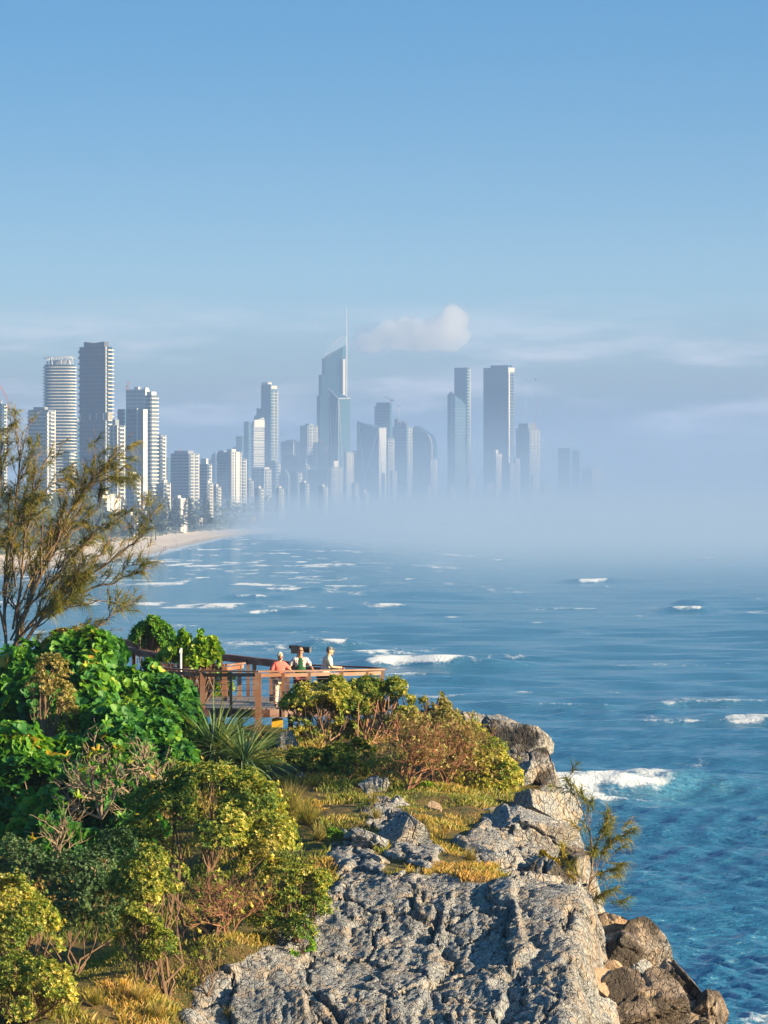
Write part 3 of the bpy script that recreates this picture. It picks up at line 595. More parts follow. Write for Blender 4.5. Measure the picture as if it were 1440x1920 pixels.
for a in [('faint background block left of the wide grey slab', 306, 314, 320, 858, 8200), ('faint background block behind the grey penthouse block', 384, 398, 404, 862, 8400), ('dim background tower between the banded tower and the sloped top', 436, 446, 450, 838, 8800), ('dim background tower left of the spire tower foot', 586, 600, 606, 834, 8700), ('faint filler tower behind the unfinished middle tower', 752, 764, 772, 806, 9000)]:
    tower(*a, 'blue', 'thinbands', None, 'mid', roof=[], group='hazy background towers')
for a, st in [(('low cream block tucked between the wide grey slab and the penthouse block', 384, 390, 396, 905, 5200), 'balcony'), (('low pale block in front of the gap left of the dazzling white tower', 398, 406, 412, 912, 4700), 'grid'), (('squat grey block between the white balcony wing and the pierced pale block', 460, 468, 474, 900, 5600), 'balcony'), (('small cream block under the sloped white tower', 478, 486, 492, 915, 4900), 'grid'), (('low white block right of the lit balcony corner block', 518, 524, 529, 915, 5000), 'balcony'), (('low grey block under the long dark flat roofed block', 562, 572, 578, 905, 5300), 'thinbands'), (('squat cream block left of the cream balcony grid tower', 596, 606, 613, 912, 5200), 'grid'), (('low hazy block between the white gridded tower and the leaning glass tower', 676, 684, 690, 922, 5600), 'balcony'), (('low white block at the foot of the thin dotted tower', 300, 308, 315, 905, 5000), 'grid'), (('narrow grey block at the left foot of the dark featureless box', 568, 574, 579, 872, 6400), 'thinbands')]:
    tower(*a, 'grey', st, 'balcony', 'mid', 'cream', roof=[(.2, .7, .2, .8, 3, 'cream')], name='apartment_block', group='low apartment blocks by the beach')
# low white houses under the towers, seen past the tree
for i, a in enumerate([('low white apartment house with square window openings among the dune trees', 323, 339, 350, 934, 4300), ('flat white house with a stepped roof left of the shore pines', 172, 200, 224, 934, 4300), ('low pale house half hidden by the tree, second from the left edge', 52, 86, 96, 934, 4350), ('small white house peeping through the tree twigs', 112, 132, 140, 942, 4300), ('white house with a lift box between the twigs and the shore', 186, 206, 213, 926, 4500), ('pale beach house just above the dunes behind the twig ends', 236, 250, 258, 966, 4150)]):
    tower(*a, 'white', 'grid' if i != 1 else 'bands', 'grid', 'white', 'white', roof=[(.1, .5, .2, .7, 3, 'white')], name='beach_house', group='low houses behind the dunes')
# tower cranes
def crane(label, px, y0, y1, jib, d, mat='steel'):
    d = far(px, d); base = P(px, y0, d); root = empty('tower_crane', base, label, 'crane', 'tower cranes on the skyline')
    top = P(px, y1, d); mb = MB()
    for sx_ in (-1, 1):
        for sy_ in (-1, 1): mb.bar(base + (sx_, sy_, -.5), top + (sx_, sy_, 0), .5, .5)
    k = max(2, int((top[2] - base[2]) / 4)); zz = np.linspace(base[2], top[2], k)
    for q in range(k - 1):
        s_ = 1 if q % 2 else -1; mb.bar((base[0] - s_, d - 1, zz[q]), (base[0] + s_, d - 1, zz[q + 1]), .35, .35)
    mb.build('mast', M['red' if mat == 'red' else 'steel'], root)
    mb = MB(); mb.box(top + (0, 0, 1.5), (4, 3, 3)); mb.build('cab', M['mid'], root)
    j = P(jib[0], jib[1], d); mb = MB()
    for w in (-.6, .6): mb.bar(top + (0, w, 3), j + (0, w * .4, 0), .6, .6)
    mb.bar(top + (0, 0, 5), j + (0, 0, .8), .4, .4); mb.build('jib', M[mat], root)
    mb = MB(); c2 = top + (top - j) * .28 * np.array([1, 1, 0]) + (0, 0, 3); mb.bar(top + (0, 0, 3), c2, 1, 1); mb.box(c2 - (0, 0, 1.4), (3, 2.4, 3)); mb.build('counterweight', M['mid'], root)
crane('pale crane with an upright jib on the unfinished middle tower', 748.5, 782, 763, (753, 748), 7600)
crane('red crane with a low jib above the tapered glass tower', 733, 758, 752, (720, 744), 8500, 'red')
crane('grey crane with a near vertical jib, left of two on the unfinished right tower', 985, 790, 778, (988, 722), 8200)
crane('red tipped crane with a near vertical jib, right of two on the unfinished right tower', 1004, 804, 786, (1011, 745), 8150, 'red')
crane('tilted crane whose jib crosses the left edge of the photo', 16, 768, 758, (-4, 716), 5500, 'red')
crane('small red crane on the pale windowless block', 239, 730, 727, (242, 717), 5150, 'red')
crane('faint crane above the faint pair of slab towers', 1074, 843, 830, (1066, 793), 10300)
crane('crane lowering its red jib behind the cream balcony grid tower', 611, 850, 842, (594, 820), 7400, 'red')
# shore pines, treeline, huts, beach walkers
pine_m = leafmat('pine_green', [(0, (.018, .035, .022)), (1, (.05, .075, .04))], .7, .1)
def pine(px, ytop, d, hgt, rad, label, sd_):
    rg = np.random.default_rng(sd_); top = P(px, ytop, d); base = top - (0, 0, hgt); base[2] = min(base[2], 7)
    root = empty('norfolk_pine', base, label, 'tree', 'tall pines on the shore'); hgt = top[2] - base[2]
    mb = MB(); mb.tube([base - (0, 0, 1), top], [.6, .08], 5); mb.build('trunk', M['dark'], root)
    V = []; Fc = []; n_ = 0; T = []
    for k in range(22):
        z = .16 + .84 * k / 22; rr = rad * (1 - z) ** .75 * rg.uniform(.75, 1.1) + .4
        for q in range(9):
            a = rg.uniform(0, 6.28); c = base + (0, 0, z * hgt); t = np.array([math.cos(a), math.sin(a), .22]) * rr; s_ = np.array([-math.sin(a), math.cos(a), 0]) * rr * .2
            V += [c, c + t * .6 + s_, c + t, c + t * .6 - s_]; Fc.append((n_, n_ + 1, n_ + 2, n_ + 3)); n_ += 4; T.append(rg.uniform())
            V += [c + t * .2, c + t * .7 + (0, 0, .9), c + t * 1.0 + (0, 0, .2), c + t * .7 - (0, 0, .9)]; Fc.append((n_, n_ + 1, n_ + 2, n_ + 3)); n_ += 4; T.append(rg.uniform())
    link('crown', mesh_np('crown', np.array(V), np.array(Fc), pine_m, attrs={'tint': ('FACE', T)}), root)
for i, (px, yt, d, r_, lab) in enumerate([(284, 912, 4500, 8, 'tallest dark pine behind the dunes'), (272, 924, 4520, 7, 'dark pine left of the tallest shore pine'), (300, 917, 4700, 8, 'broad dark pine right of the tallest shore pine'), (256, 938, 4450, 6, 'short pine leftmost in the shore clump'), (312, 928, 4900, 6, 'thin pine rightmost in the shore clump'), (292, 930, 4300, 6, 'front pine in the shore clump over the scrub'), (352, 930, 5600, 8, 'pine at the foot of the wide grey slab'), (386, 930, 6000, 8, 'pine left of the dazzling white tower'), (330, 934, 5200, 7, 'pine behind the low white apartment house')]):
    pine(px, yt - 4, d, 38, r_ * 1.5, lab, i)
rg = np.random.default_rng(5); V = []; Fc = []; T = []; n_ = 0
for k in range(30000):
    d = 3300 + 9500 * rg.uniform() ** 1.1; off = -rg.uniform(60, 130) if k % 3 else -rg.uniform(70, 420)
    x = coast_x(d) + off; hh = (19 + 24 * (vnoise(np.array([[x / 40, d / 90, 0]]), 8)[0] * .5 + .5)) * min(1, .22 + (-off - 58) / 60)
    c = np.array([x, d, 5 + rg.uniform(0, 1) * hh * 1.15]); s_ = rg.uniform(1.6, 3.8)
    a, b_ = nz(rg.normal(size=3)), nz(rg.normal(size=3)); V += [c + a * s_, c + b_ * s_, c - a * s_, c - b_ * s_]; Fc.append((n_, n_ + 1, n_ + 2, n_ + 3)); n_ += 4; T.append(rg.uniform())
tag(link('treeline', mesh_np('treeline', np.array(V), np.array(Fc), pine_m, attrs={'tint': ('FACE', T)})), 'belt of low dark trees and scrub behind the beach', 'treeline', kind='stuff')
for i, (px, y, d, lab) in enumerate([(286, 992, 4400, 'small pale beach hut under the tallest shore pine'), (377, 981, 5200, 'small pale beach hut halfway along the dunes'), (476, 979, 6300, 'small beach hut fading into the mist')]):
    c = P(px, y, d); root = empty('lifeguard_hut', c, lab, 'hut', 'huts along the dunes')
    mb = MB()
    for sx_ in (-1.3, 1.3):
        for sy_ in (-1.3, 1.3): mb.bar(c + (sx_, sy_, -3), c + (sx_, sy_, 1.2), .3, .3)
    mb.build('stilts', M['cream'], root); mb = MB(); mb.box(c + (0, 0, 2.6), (3.4, 3.4, 2.8)); mb.build('cabin', M['cream'], root)
    mb = MB(); mb.prism([c[:2] + q for q in ((-2.3, -2.3), (2.3, -2.3), (2.3, 2.3), (-2.3, 2.3))], c[2] + 4.0, c[2] + 4.3); mb.tube([c + (0, 0, 4.2), c + (0, 0, 6)], [2.2, .05], 4); mb.build('roof', M['white'], root)
skin_m = simple('beach_figure', (.10, .09, .09), .8, .2)
def figure_mesh():
    mb = MB(); mb.ball((0, 0, 1.58), (.11, .12, .14), 8, 6); mb.tube([(0, 0, 1.46), (0, 0, 1.4), (0, 0, 1.15), (0, 0, .92), (0, 0, .82)], [.06, .19, .17, .17, .14], 8)
    for s_ in (-1, 1):
        mb.tube([(s_ * .09, 0, .9), (s_ * .12, .03 * s_, .47), (s_ * .14, .12 * s_, .04)], [.095, .07, .05], 6); mb.tube([(s_ * .19, 0, 1.38), (s_ * .27, 0, 1.1), (s_ * .26, -.12, .86)], [.055, .045, .035], 6); mb.box((s_ * .14, .1 * s_ - .05, .03), (.09, .24, .06))
    return mb.mesh('beach_walker', skin_m)
fm_ = figure_mesh()
for i, (px, y, d, lab) in enumerate([(251, 1021, 4000, 'walker alone near the water, first of the beach walkers'), (264, 1026, 3800, 'walker low on the wet sand beside the water line'), (312, 1025, 3900, 'walker low on the wet sand mid beach, left of two'), (326, 1013, 4700, 'walker high on the sand below the dune cut'), (331, 1027, 3850, 'walker low on the wet sand mid beach, right of two'), (330, 1015, 4600, 'walker just below the one under the dune cut'), (342, 1021, 4200, 'walker alone in the middle of the wet sand'), (366, 1014, 4750, 'leftmost of the distant knot of walkers'), (371, 1013, 4800, 'second of the distant knot of walkers'), (379, 1016, 4650, 'lowest of the distant knot of walkers'), (383, 1013, 4850, 'rightmost of the distant knot of walkers'), (396, 1012, 5000, 'farthest walker before the mist'), (277, 1018, 4200, 'walker at the dune foot near the tree twigs'), (300, 1024, 3950, 'walker between the near and middle groups')]):
    o = link('person', fm_); o.location = P(px, y + 3, d); xw = coast_x(o.location.y); o.location.x = min(o.location.x, xw - 3); o.location.z = float(np.interp(o.location.x - xw, [-46, -30, -12, -4, 4], [3.2, 1.9, .9, .35, -.1])); o.rotation_euler.z = i * 1.3; o.scale = (1.15,) * 3
    tag(o, 'tiny dark ' + lab, 'person', 'people walking on the beach')
# clouds far beyond the haze
cloud_m = volmat('cloud_vapour', (1, .985, .97), .008, .3); veil_m = volmat('cloud_veil', (1, .96, .94), .00075, .0)
def cloud(lobes, label, m, d=29000., flat=None, vox=22, amp=26, squash=1.0):
    bm = bmesh.new(); c0 = P(*lobes[0][:2], d)
    for px, py, r_, *ex in lobes:
        p = P(px, py, d) - c0; rr = r_ * d / F
        mt = Matrix.Translation(Vector(p + np.array([0, (ex[0] if ex else 0) * d / F, 0]))) @ Matrix.Diagonal((ex[1] if len(ex) > 1 else 1, 1, squash, 1))
        bmesh.ops.create_icosphere(bm, subdivisions=3, radius=rr, matrix=mt)
    me = bpy.data.meshes.new('cloud'); bm.to_mesh(me); bm.free()
    o = link('cloud', me); o.location = c0; md = o.modifiers.new('r', 'REMESH'); md.mode = 'VOXEL'; md.voxel_size = vox
    dg = bpy.context.evaluated_depsgraph_get(); me2 = bpy.data.meshes.new_from_object(o.evaluated_get(dg)); o.modifiers.clear(); o.data = me2
    co = np.zeros(len(me2.vertices) * 3, np.float32); me2.vertices.foreach_get('co', co); co = co.reshape(-1, 3).astype(float); nn = np.zeros_like(co, dtype=np.float32).ravel(); me2.vertices.foreach_get('normal', nn); nn = nn.reshape(-1, 3)
    f1, f2, _ = worley(co / 110, 3); dsp = amp * (.7 - f1) * 1.3 + amp * .5 * fbm(co / 45, 3, 4)
    if flat: 
        zf = P(0, flat, d)[2] - c0[2]; co[:, 2] = np.where(co[:, 2] < zf, zf + (co[:, 2] - zf) * .25, co[:, 2]); 
    co = co + nn * dsp[:, None]; me2.vertices.foreach_set('co', co.astype(np.float32).ravel()); me2.update(); me2.materials.clear(); me2.materials.append(m)
    return tag(o, label, 'cloud', kind='stuff')
cloud([(852, 600, 26), (846, 584, 13), (838, 618, 27), (812, 625, 27), (785, 618, 24), (800, 640, 22, 0, 1.6), (752, 632, 26), (728, 618, 18), (712, 634, 22), (690, 645, 20, 0, 1.5), (862, 628, 20), (760, 606, 14, 10), (830, 645, 18, 0, 2.0)], 'puffy cumulus cloud lit on its right side', cloud_m, flat=655)
cloud([(852, 602, 33), (836, 620, 34), (806, 628, 32), (770, 630, 34), (735, 628, 32), (705, 636, 32, 0, 1.4), (722, 612, 18), (765, 604, 20), (672, 650, 20, 0, 1.5), (800, 650, 22, 0, 3)], 'soft vapour fringe round the puffy cumulus', volmat('cloud_fringe', (.62, .66, .76), .0026, .3), d=29400, flat=668)
# ------------------------------------------------------------------ the headland
ctrl = [(350, 1905, 119), (200, 1905, 117.5), (0, 1920, 116), (300, 1862, 120.5), (150, 1850, 119.5),
        (400, 1920, 121.6), (550, 1920, 121.2), (700, 1920, 120.9), (850, 1920, 121.0), (1000, 1920, 120.9), (1050, 1910, 120.9), (550, 2050, 119.6), (800, 2050, 118.4), (1050, 2050, 117.4),
        (430, 1765, 124), (550, 1790, 124.8), (600, 1680, 129), (620, 1800, 125.2), (700, 1780, 125.6), (850, 1780, 125.8), (1000, 1780, 125.4), (700, 1650, 130), (800, 1630, 130.8), (900, 1640, 130.6), (1010, 1690, 128.4), (1080, 1790, 124.8), (1070, 1730, 127.4),
        (640, 1600, 133.4), (760, 1585, 135), (880, 1560, 137), (560, 1530, 138), (700, 1490, 142), (800, 1500, 141.5), (870, 1490, 143), (960, 1530, 141), (1020, 1580, 139), (1060, 1640, 136.5),
        (540, 1440, 147), (520, 1385, 153), (620, 1420, 149), (720, 1450, 146.5), (800, 1445, 147), (900, 1440, 148.5), (960, 1400, 151), (960, 1450, 149), (850, 1350, 157), (980, 1490, 146),
        (450, 1400, 154), (380, 1420, 153)]
cp = [P(*c) for c in ctrl] + [np.array(q, float) for q in
      [(-9, 158, 21.3), (-9, 150, 20.9), (-9, 141, 19.4), (-9, 132, 17.7), (-8.5, 124.5, 16.6), (-5.5, 128, 17.3), (-5.2, 135, 18.4), (-5.5, 143, 19.6), (-13, 150, 20.8), (-13, 132, 17.6), (-13, 117, 15.6),
       (-8, 107, 14.2), (-1, 112, 11.5), (5, 110, 10.5), (-3, 160, 20.9), (-6, 164, 21.3), (-9, 170, 21.0), (-4, 172, 19.5), (-1.5, 164, 20.9), (0, 168, 19), (0, 176, 14), (-6, 186, 17), (-12, 190, 19), (-4, 200, 8), (-12, 215, 9), (-4, 230, -4), (-16, 240, 0), (-18, 170, 22), (-20, 130, 18)]]
cp = np.array(cp)
def tps(r): return r * r * np.log(np.maximum(r, 1e-6))
Kc = cp[:, :2] / 10; nC = len(Kc)
A_ = np.zeros((nC + 3, nC + 3)); A_[:nC, :nC] = tps(np.linalg.norm(Kc[:, None] - Kc[None], axis=2)) + np.eye(nC) * .004
A_[:nC, nC:] = np.c_[np.ones(nC), Kc]; A_[nC:, :nC] = A_[:nC, nC:].T
TPW = np.linalg.solve(A_, np.r_[cp[:, 2], 0, 0, 0])
ED = [(105, 1030), (120, 1050), (124, 1055), (128, 1062), (131, 1066), (134, 1072), (139, 1072), (143, 1055), (147, 1015), (151, 1010), (155, 985), (158, 900), (162, 820), (168, 700), (180, 560), (200, 470), (240, 300)]
ed_d = np.array([e[0] for e in ED], float); ed_x = np.array([(e[1] - CX) / F * e[0] for e in ED])
def hgt(x, y):
    x = np.asarray(x, float); y = np.asarray(y, float); sh = x.shape
    q = np.stack([x.ravel(), y.ravel()], 1) / 10; z = np.zeros(len(q))
    xe = np.interp(y.ravel(), ed_d, ed_x); q[:, 0] = np.minimum(q[:, 0], (xe + .6) / 10)
    for s_ in range(0, len(q), 40000): 
        k = q[s_:s_ + 40000]; z[s_:s_ + 40000] = tps(np.linalg.norm(k[:, None] - Kc[None], axis=2)) @ TPW[:nC] + TPW[nC] + k @ TPW[nC + 1:]
    dx = np.maximum(0, x.ravel() - xe); z -= np.interp(y.ravel(), [128, 130, 136, 139], [3.2, 1.8, 1.8, 3.2]) * dx * sstep(0, 1.3, dx)
    return np.maximum(z, -6).reshape(sh)
def rockdisp(p, s=1.0):
    """fractured rock relief, in metres, for points p"""
    w = p + .30 * np.stack([fbm(p * .8, 3, 50 + k) for k in range(3)], 1)
    ax = np.stack([w[:, 0] * .88 + w[:, 2] * .47, w[:, 1], w[:, 2] * .88 - w[:, 0] * .47], 1)
    def plates(q, sd):                    # every cell is a plate with its own tilt
        f1, f2, c1 = worley(q, sd); t1 = hsh((c1 * 1e6).astype(np.int64), (c1 * 7e5).astype(np.int64), 0 * (c1 * 3e5).astype(np.int64), sd)
        lean = np.cos(c1 * 40) * np.sin(q[:, 0] * 3.1) * .3 + (t1 - .5) * (q[:, 2] - np.floor(q[:, 2] + t1) - .5)
        return c1 - .5 + lean * .9, f2 - f1
    h1, e1 = plates(ax / np.array([.62, 1.3, 2.3]), 11)
    h2, e2 = plates((w + .08 * np.stack([fbm(p * 5, 2, 60 + k) for k in range(3)], 1)) / np.array([.22, .34, .46]), 23)
    h3, e3 = plates(p / np.array([.085, .10, .13]), 37)
    q1 = ax / np.array([1.5, 2.4, 4.6]) + .06 * np.stack([fbm(p * 3, 2, 64 + k) for k in range(3)], 1); l1, l2, lc = worley(q1, 45)
    big = (1 - sstep(0, .028, l2 - l1)); crack = (1 - sstep(0, .05, e1)) * sstep(-.35, .25, fbm(p * .5, 2, 8)); crack2 = (1 - sstep(0, .09, e2)) * sstep(-.1, .3, fbm(p * 1.1, 2, 9))
    rid = 1 - np.abs(fbm(ax * np.array([1.9, 1.2, .5]), 4, 77)) * 2
    def ledges(per, wob, fr, sd):        # tilted strata: long ramps that break off towards the sea
        q = (p @ np.array([.80, -.22, .56])) / per + wob * fbm(p * np.array([fr, fr, fr * .6]), 3, sd); f = q - np.floor(q); am = hsh(np.floor(q).astype(np.int64), np.full(len(q), 3), np.full(len(q), sd))
        return (f * (1 - sstep(.90, 1.0, f)) - .45) * (.35 + .9 * am) * (.4 + .8 * sstep(-.3, .35, fbm(p * .6 + sd, 2, sd)))
    lin = ledges(1.7, .60, .35, 101) * .24 + ledges(.62, .75, .7, 102) * .075 + ledges(.17, .8, 2.0, 103) * .028
    rough = sstep(-.3, .4, fbm(p * .45, 2, 14))
    return s * ((lc - .5) * .18 - big * .36 + h1 * (.012 + .02 * rough) - crack * .08 + h2 * (.010 + .018 * rough) - crack2 * .045 + h3 * .016 + lin + fbm(w * 9, 3, 91) * .018)
# rock / turf cover, drawn as patches in plan
def cover(V):
    px, py = pix(V); r = np.zeros(len(V))
    def inside(poly):
        poly = np.array(poly, float); c = np.zeros(len(px), bool); j = len(poly) - 1
        for i in range(len(poly)):
            a, b_ = poly[i], poly[j]; c ^= ((a[1] > wy_) != (b_[1] > wy_)) & (wx_ < (b_[0] - a[0]) * (wy_ - a[1]) / (b_[1] - a[1] + 1e-9) + a[0]); j = i
        return c
    nx = fbm(V * 1.3, 3, 61) * 26; ny = fbm(V * 1.3 + 40, 3, 62) * 22; wx_, wy_ = px + nx, py + ny
    slab = inside([(330, 1930), (390, 1820), (470, 1785), (550, 1740), (610, 1680), (640, 1660), (720, 1632), (840, 1640), (960, 1650), (1060, 1700), (1090, 1760), (1130, 1930), (1130, 2400), (200, 2400)])
    up = inside([(860, 1570), (930, 1520), (1000, 1500), (1090, 1540), (1400, 1560), (1400, 2400), (1060, 1750), (960, 1640), (900, 1600)])
    b1 = inside([(690, 1480), (770, 1520), (830, 1600), (800, 1625), (730, 1590), (690, 1530)]); b2 = inside([(640, 1560), (700, 1580), (730, 1640), (650, 1660), (620, 1600)])
    return (slab | up | b1 | b2).astype(float)
xs = np.concatenate([np.arange(-26, -12.5, .35), np.arange(-12.5, 9.5, .058), np.arange(9.5, 26, .4)])
ys = np.concatenate([np.arange(98, 114, .6), np.arange(114, 134, .062), np.arange(134, 162, .1), np.arange(162, 245, 1.0)])
GX, GY = np.meshgrid(xs, ys); GZ = hgt(GX, GY); V = np.stack([GX, GY, GZ], -1).reshape(-1, 3)
xe_ = np.interp(V[:, 1], ed_d, ed_x)
rk = np.maximum(cover(V), sstep(-.3, .3, V[:, 0] - xe_))
near = (V[:, 1] > 113) & (V[:, 1] < 163) & (V[:, 0] > -13) & (V[:, 0] < 11)
gx = np.gradient(GZ, axis=1) / np.gradient(GX, axis=1); gy = np.gradient(GZ, axis=0) / np.gradient(GY, axis=0)
N = nz(np.stack([-gx, -gy, np.ones_like(gx)], -1).reshape(-1, 3))
dsp = np.zeros(len(V)); sel = near & (rk > .02); dsp[sel] = rockdisp(V[sel]) + .04
rks = rk.reshape(GX.shape)
for _ in range(3): rks = (rks + np.roll(rks, 1, 0) + np.roll(rks, -1, 0) + np.roll(rks, 1, 1) + np.roll(rks, -1, 1)) / 5
rks = rks.ravel()
turf = fbm(V * np.array([.8, .8, 0]), 4, 71) * .16 + fbm(V * np.array([4, 4, 0]), 3, 72) * .05 - .06
V2 = V + N * (dsp * rks * 1.25)[:, None]; V2[:, 2] += turf * (1 - rks)
n = NT('headland_ground'); pp = n.pos(); ra = n.attr('rock')
def rock_nodes(n, warm=0.0):
    p = n.pos(); a = n.noise(.9, 6, .65, p); b_ = n.noise(7, 5, .7, p); c = n.noise(26, 4, .65, p); st = n.noise(.55, 3, .5, n.pos((1, 1, .5)))
    col = n.mix(n.rng(a, .35, .65), (.165, .185, .215), (.29, .30, .315))
    col = n.mix(n.rng(b_, .56, .70), col, (.46, .45, .42)); col = n.mix(n.math('MULTIPLY', n.rng(b_, .48, .38), .85), col, (.055, .055, .06))
    col = n.mix(n.math('MULTIPLY', n.rng(c, .56, .66), .8), col, (.66, .64, .60))
    col = n.mix(n.math('MULTIPLY', n.rng(st, .52 - warm * .25, .68 - warm * .15), .3 + .5 * warm), col, (.19, .115, .065))
    tn = n.noise(1.7, 5, .7, n.pos((1, 1, .6))); col = n.mix(n.math('MULTIPLY', n.rng(tn, .46, .64), .65), col, (.40, .31, .225))  # tan patches put the warmth of sunlit faces into the rock colour
    if warm: col = n.mix(n.math('MULTIPLY', n.rng(a, .55, .42), .9), col, (.04, .032, .026))
    wv = n.n('ShaderNodeVectorMath', {0: p, 1: n.n('ShaderNodeVectorMath', {0: n.n('ShaderNodeTexNoise', {'Vector': p, 'Scale': 3.0}).outputs['Color'], 'Scale': .35}, operation='SCALE').outputs[0]}, operation='ADD').outputs[0]
    vo = n.n('ShaderNodeTexVoronoi', {'Vector': n.n('ShaderNodeMapping', {'Vector': wv, 'Rotation': (0, .55, 0), 'Scale': (5.5, 4, 2.6)}).outputs[0], 'Scale': 1.0}, feature='DISTANCE_TO_EDGE').outputs['Distance']
    ck = n.rng(vo, 0.0, .10); col = n.mix(n.math('MULTIPLY', n.math('SUBTRACT', 1.0, ck), n.math('MULTIPLY', n.rng(a, .40, .62), .55)), col, (.05, .05, .055))
    h_ = n.math('MULTIPLY_ADD', c, .5, n.math('MULTIPLY_ADD', ck, .5, b_))
    return col, h_
rc, rh = rock_nodes(n)
g1 = n.noise(1.2, 5, .65, pp); g2 = n.noise(14, 4, .7, pp)
gc = n.mix(n.rng(g1, .38, .62), (.060, .075, .018), (.20, .125, .045)); gc = n.mix(g2, n.mix(.6, gc, (.03, .03, .012)), gc)
col = n.mix(n.rng(n.math('ADD', ra, n.math('MULTIPLY', n.math('SUBTRACT', g2, .5), .5)), .4, .6), gc, rc)
gm = n.done(n.pbr(col, .85, .25, normal=n.bump(n.mix(ra, n.mix(1, g2, g2), rh), .12)))
ny_, nx_ = GX.shape; gi = (np.arange(ny_ - 1)[:, None] * nx_ + np.arange(nx_ - 1)[None]).ravel()
ground = link('ground', mesh_np('ground', V2, np.stack([gi, gi + 1, gi + nx_ + 1, gi + nx_], 1), gm, smooth=False, attrs={'rock': ('POINT', rks)}))
tag(ground, 'rocky headland slope with turf and cracked grey slabs', 'ground', kind='structure')
def gz(x, y): return float(hgt(np.array([x]), np.array([y]))[0])

# boulders
n = NT('grey_rock'); c_, h_ = rock_nodes(n); grey_m = n.done(n.pbr(c_, .85, .25, normal=n.bump(h_, .09)))
n = NT('brown_rock'); c_, h_ = rock_nodes(n, .75); brown_m = n.done(n.pbr(c_, .85, .25, normal=n.bump(h_, .10)))
n = NT('stained_rock'); c_, h_ = rock_nodes(n, .3); stain_m = n.done(n.pbr(c_, .85, .25, normal=n.bump(h_, .10)))
n = NT('tan_rock'); p = n.pos(); f = n.noise(3, 6, .7, p); tan_m = n.done(n.pbr(n.mix(f, (.22, .145, .095), (.40, .29, .20)), .85, .2, normal=n.bump(f, .12)))
def boulder(px0, px1, py0, py1, d, label, m=grey_m, dep=1.0, seed=0, tilt=0.0, sub=6, cuts=11, rough=1.0, name='boulder', group='boulders on the headland'):
    rg = np.random.default_rng(seed + 100); c = P((px0 + px1) / 2, (py0 + py1) / 2, d); hx = (px1 - px0) / 2 * d / F; hz = (py1 - py0) / 2 * d / F
    bm = bmesh.new(); bmesh.ops.create_icosphere(bm, subdivisions=sub, radius=1); v = np.array([q.co[:] for q in bm.verts]); fc = np.array([[q.index for q in f.verts] for f in bm.faces]); bm.free()
    for k in range(cuts):
        nn = nz(rg.normal(size=3)); dd_ = rg.uniform(.36, .74); s_ = v @ nn; v = v - np.outer(np.maximum(0, s_ - dd_) * .97, nn)
    ext = (v.max(0) - v.min(0)) / 2; v = (v - (v.max(0) + v.min(0)) / 2) / ext
    v = v * np.array([hx, (hx + hz) / 2 * dep, hz]); 
    ct, st = math.cos(tilt), math.sin(tilt); v = np.stack([v[:, 0] * ct - v[:, 2] * st, v[:, 1], v[:, 0] * st + v[:, 2] * ct], 1)
    nn = nz(v / np.array([hx, (hx + hz) / 2 * dep, hz]) ** 1); v = v + nn * (rockdisp(v + c, rough * min(.75, .25 + .35 * min(hx, hz))))[:, None]
    o = link(name, mesh_np(name, v, fc, m)); o.location = c
    return tag(o, label, 'rock', group)
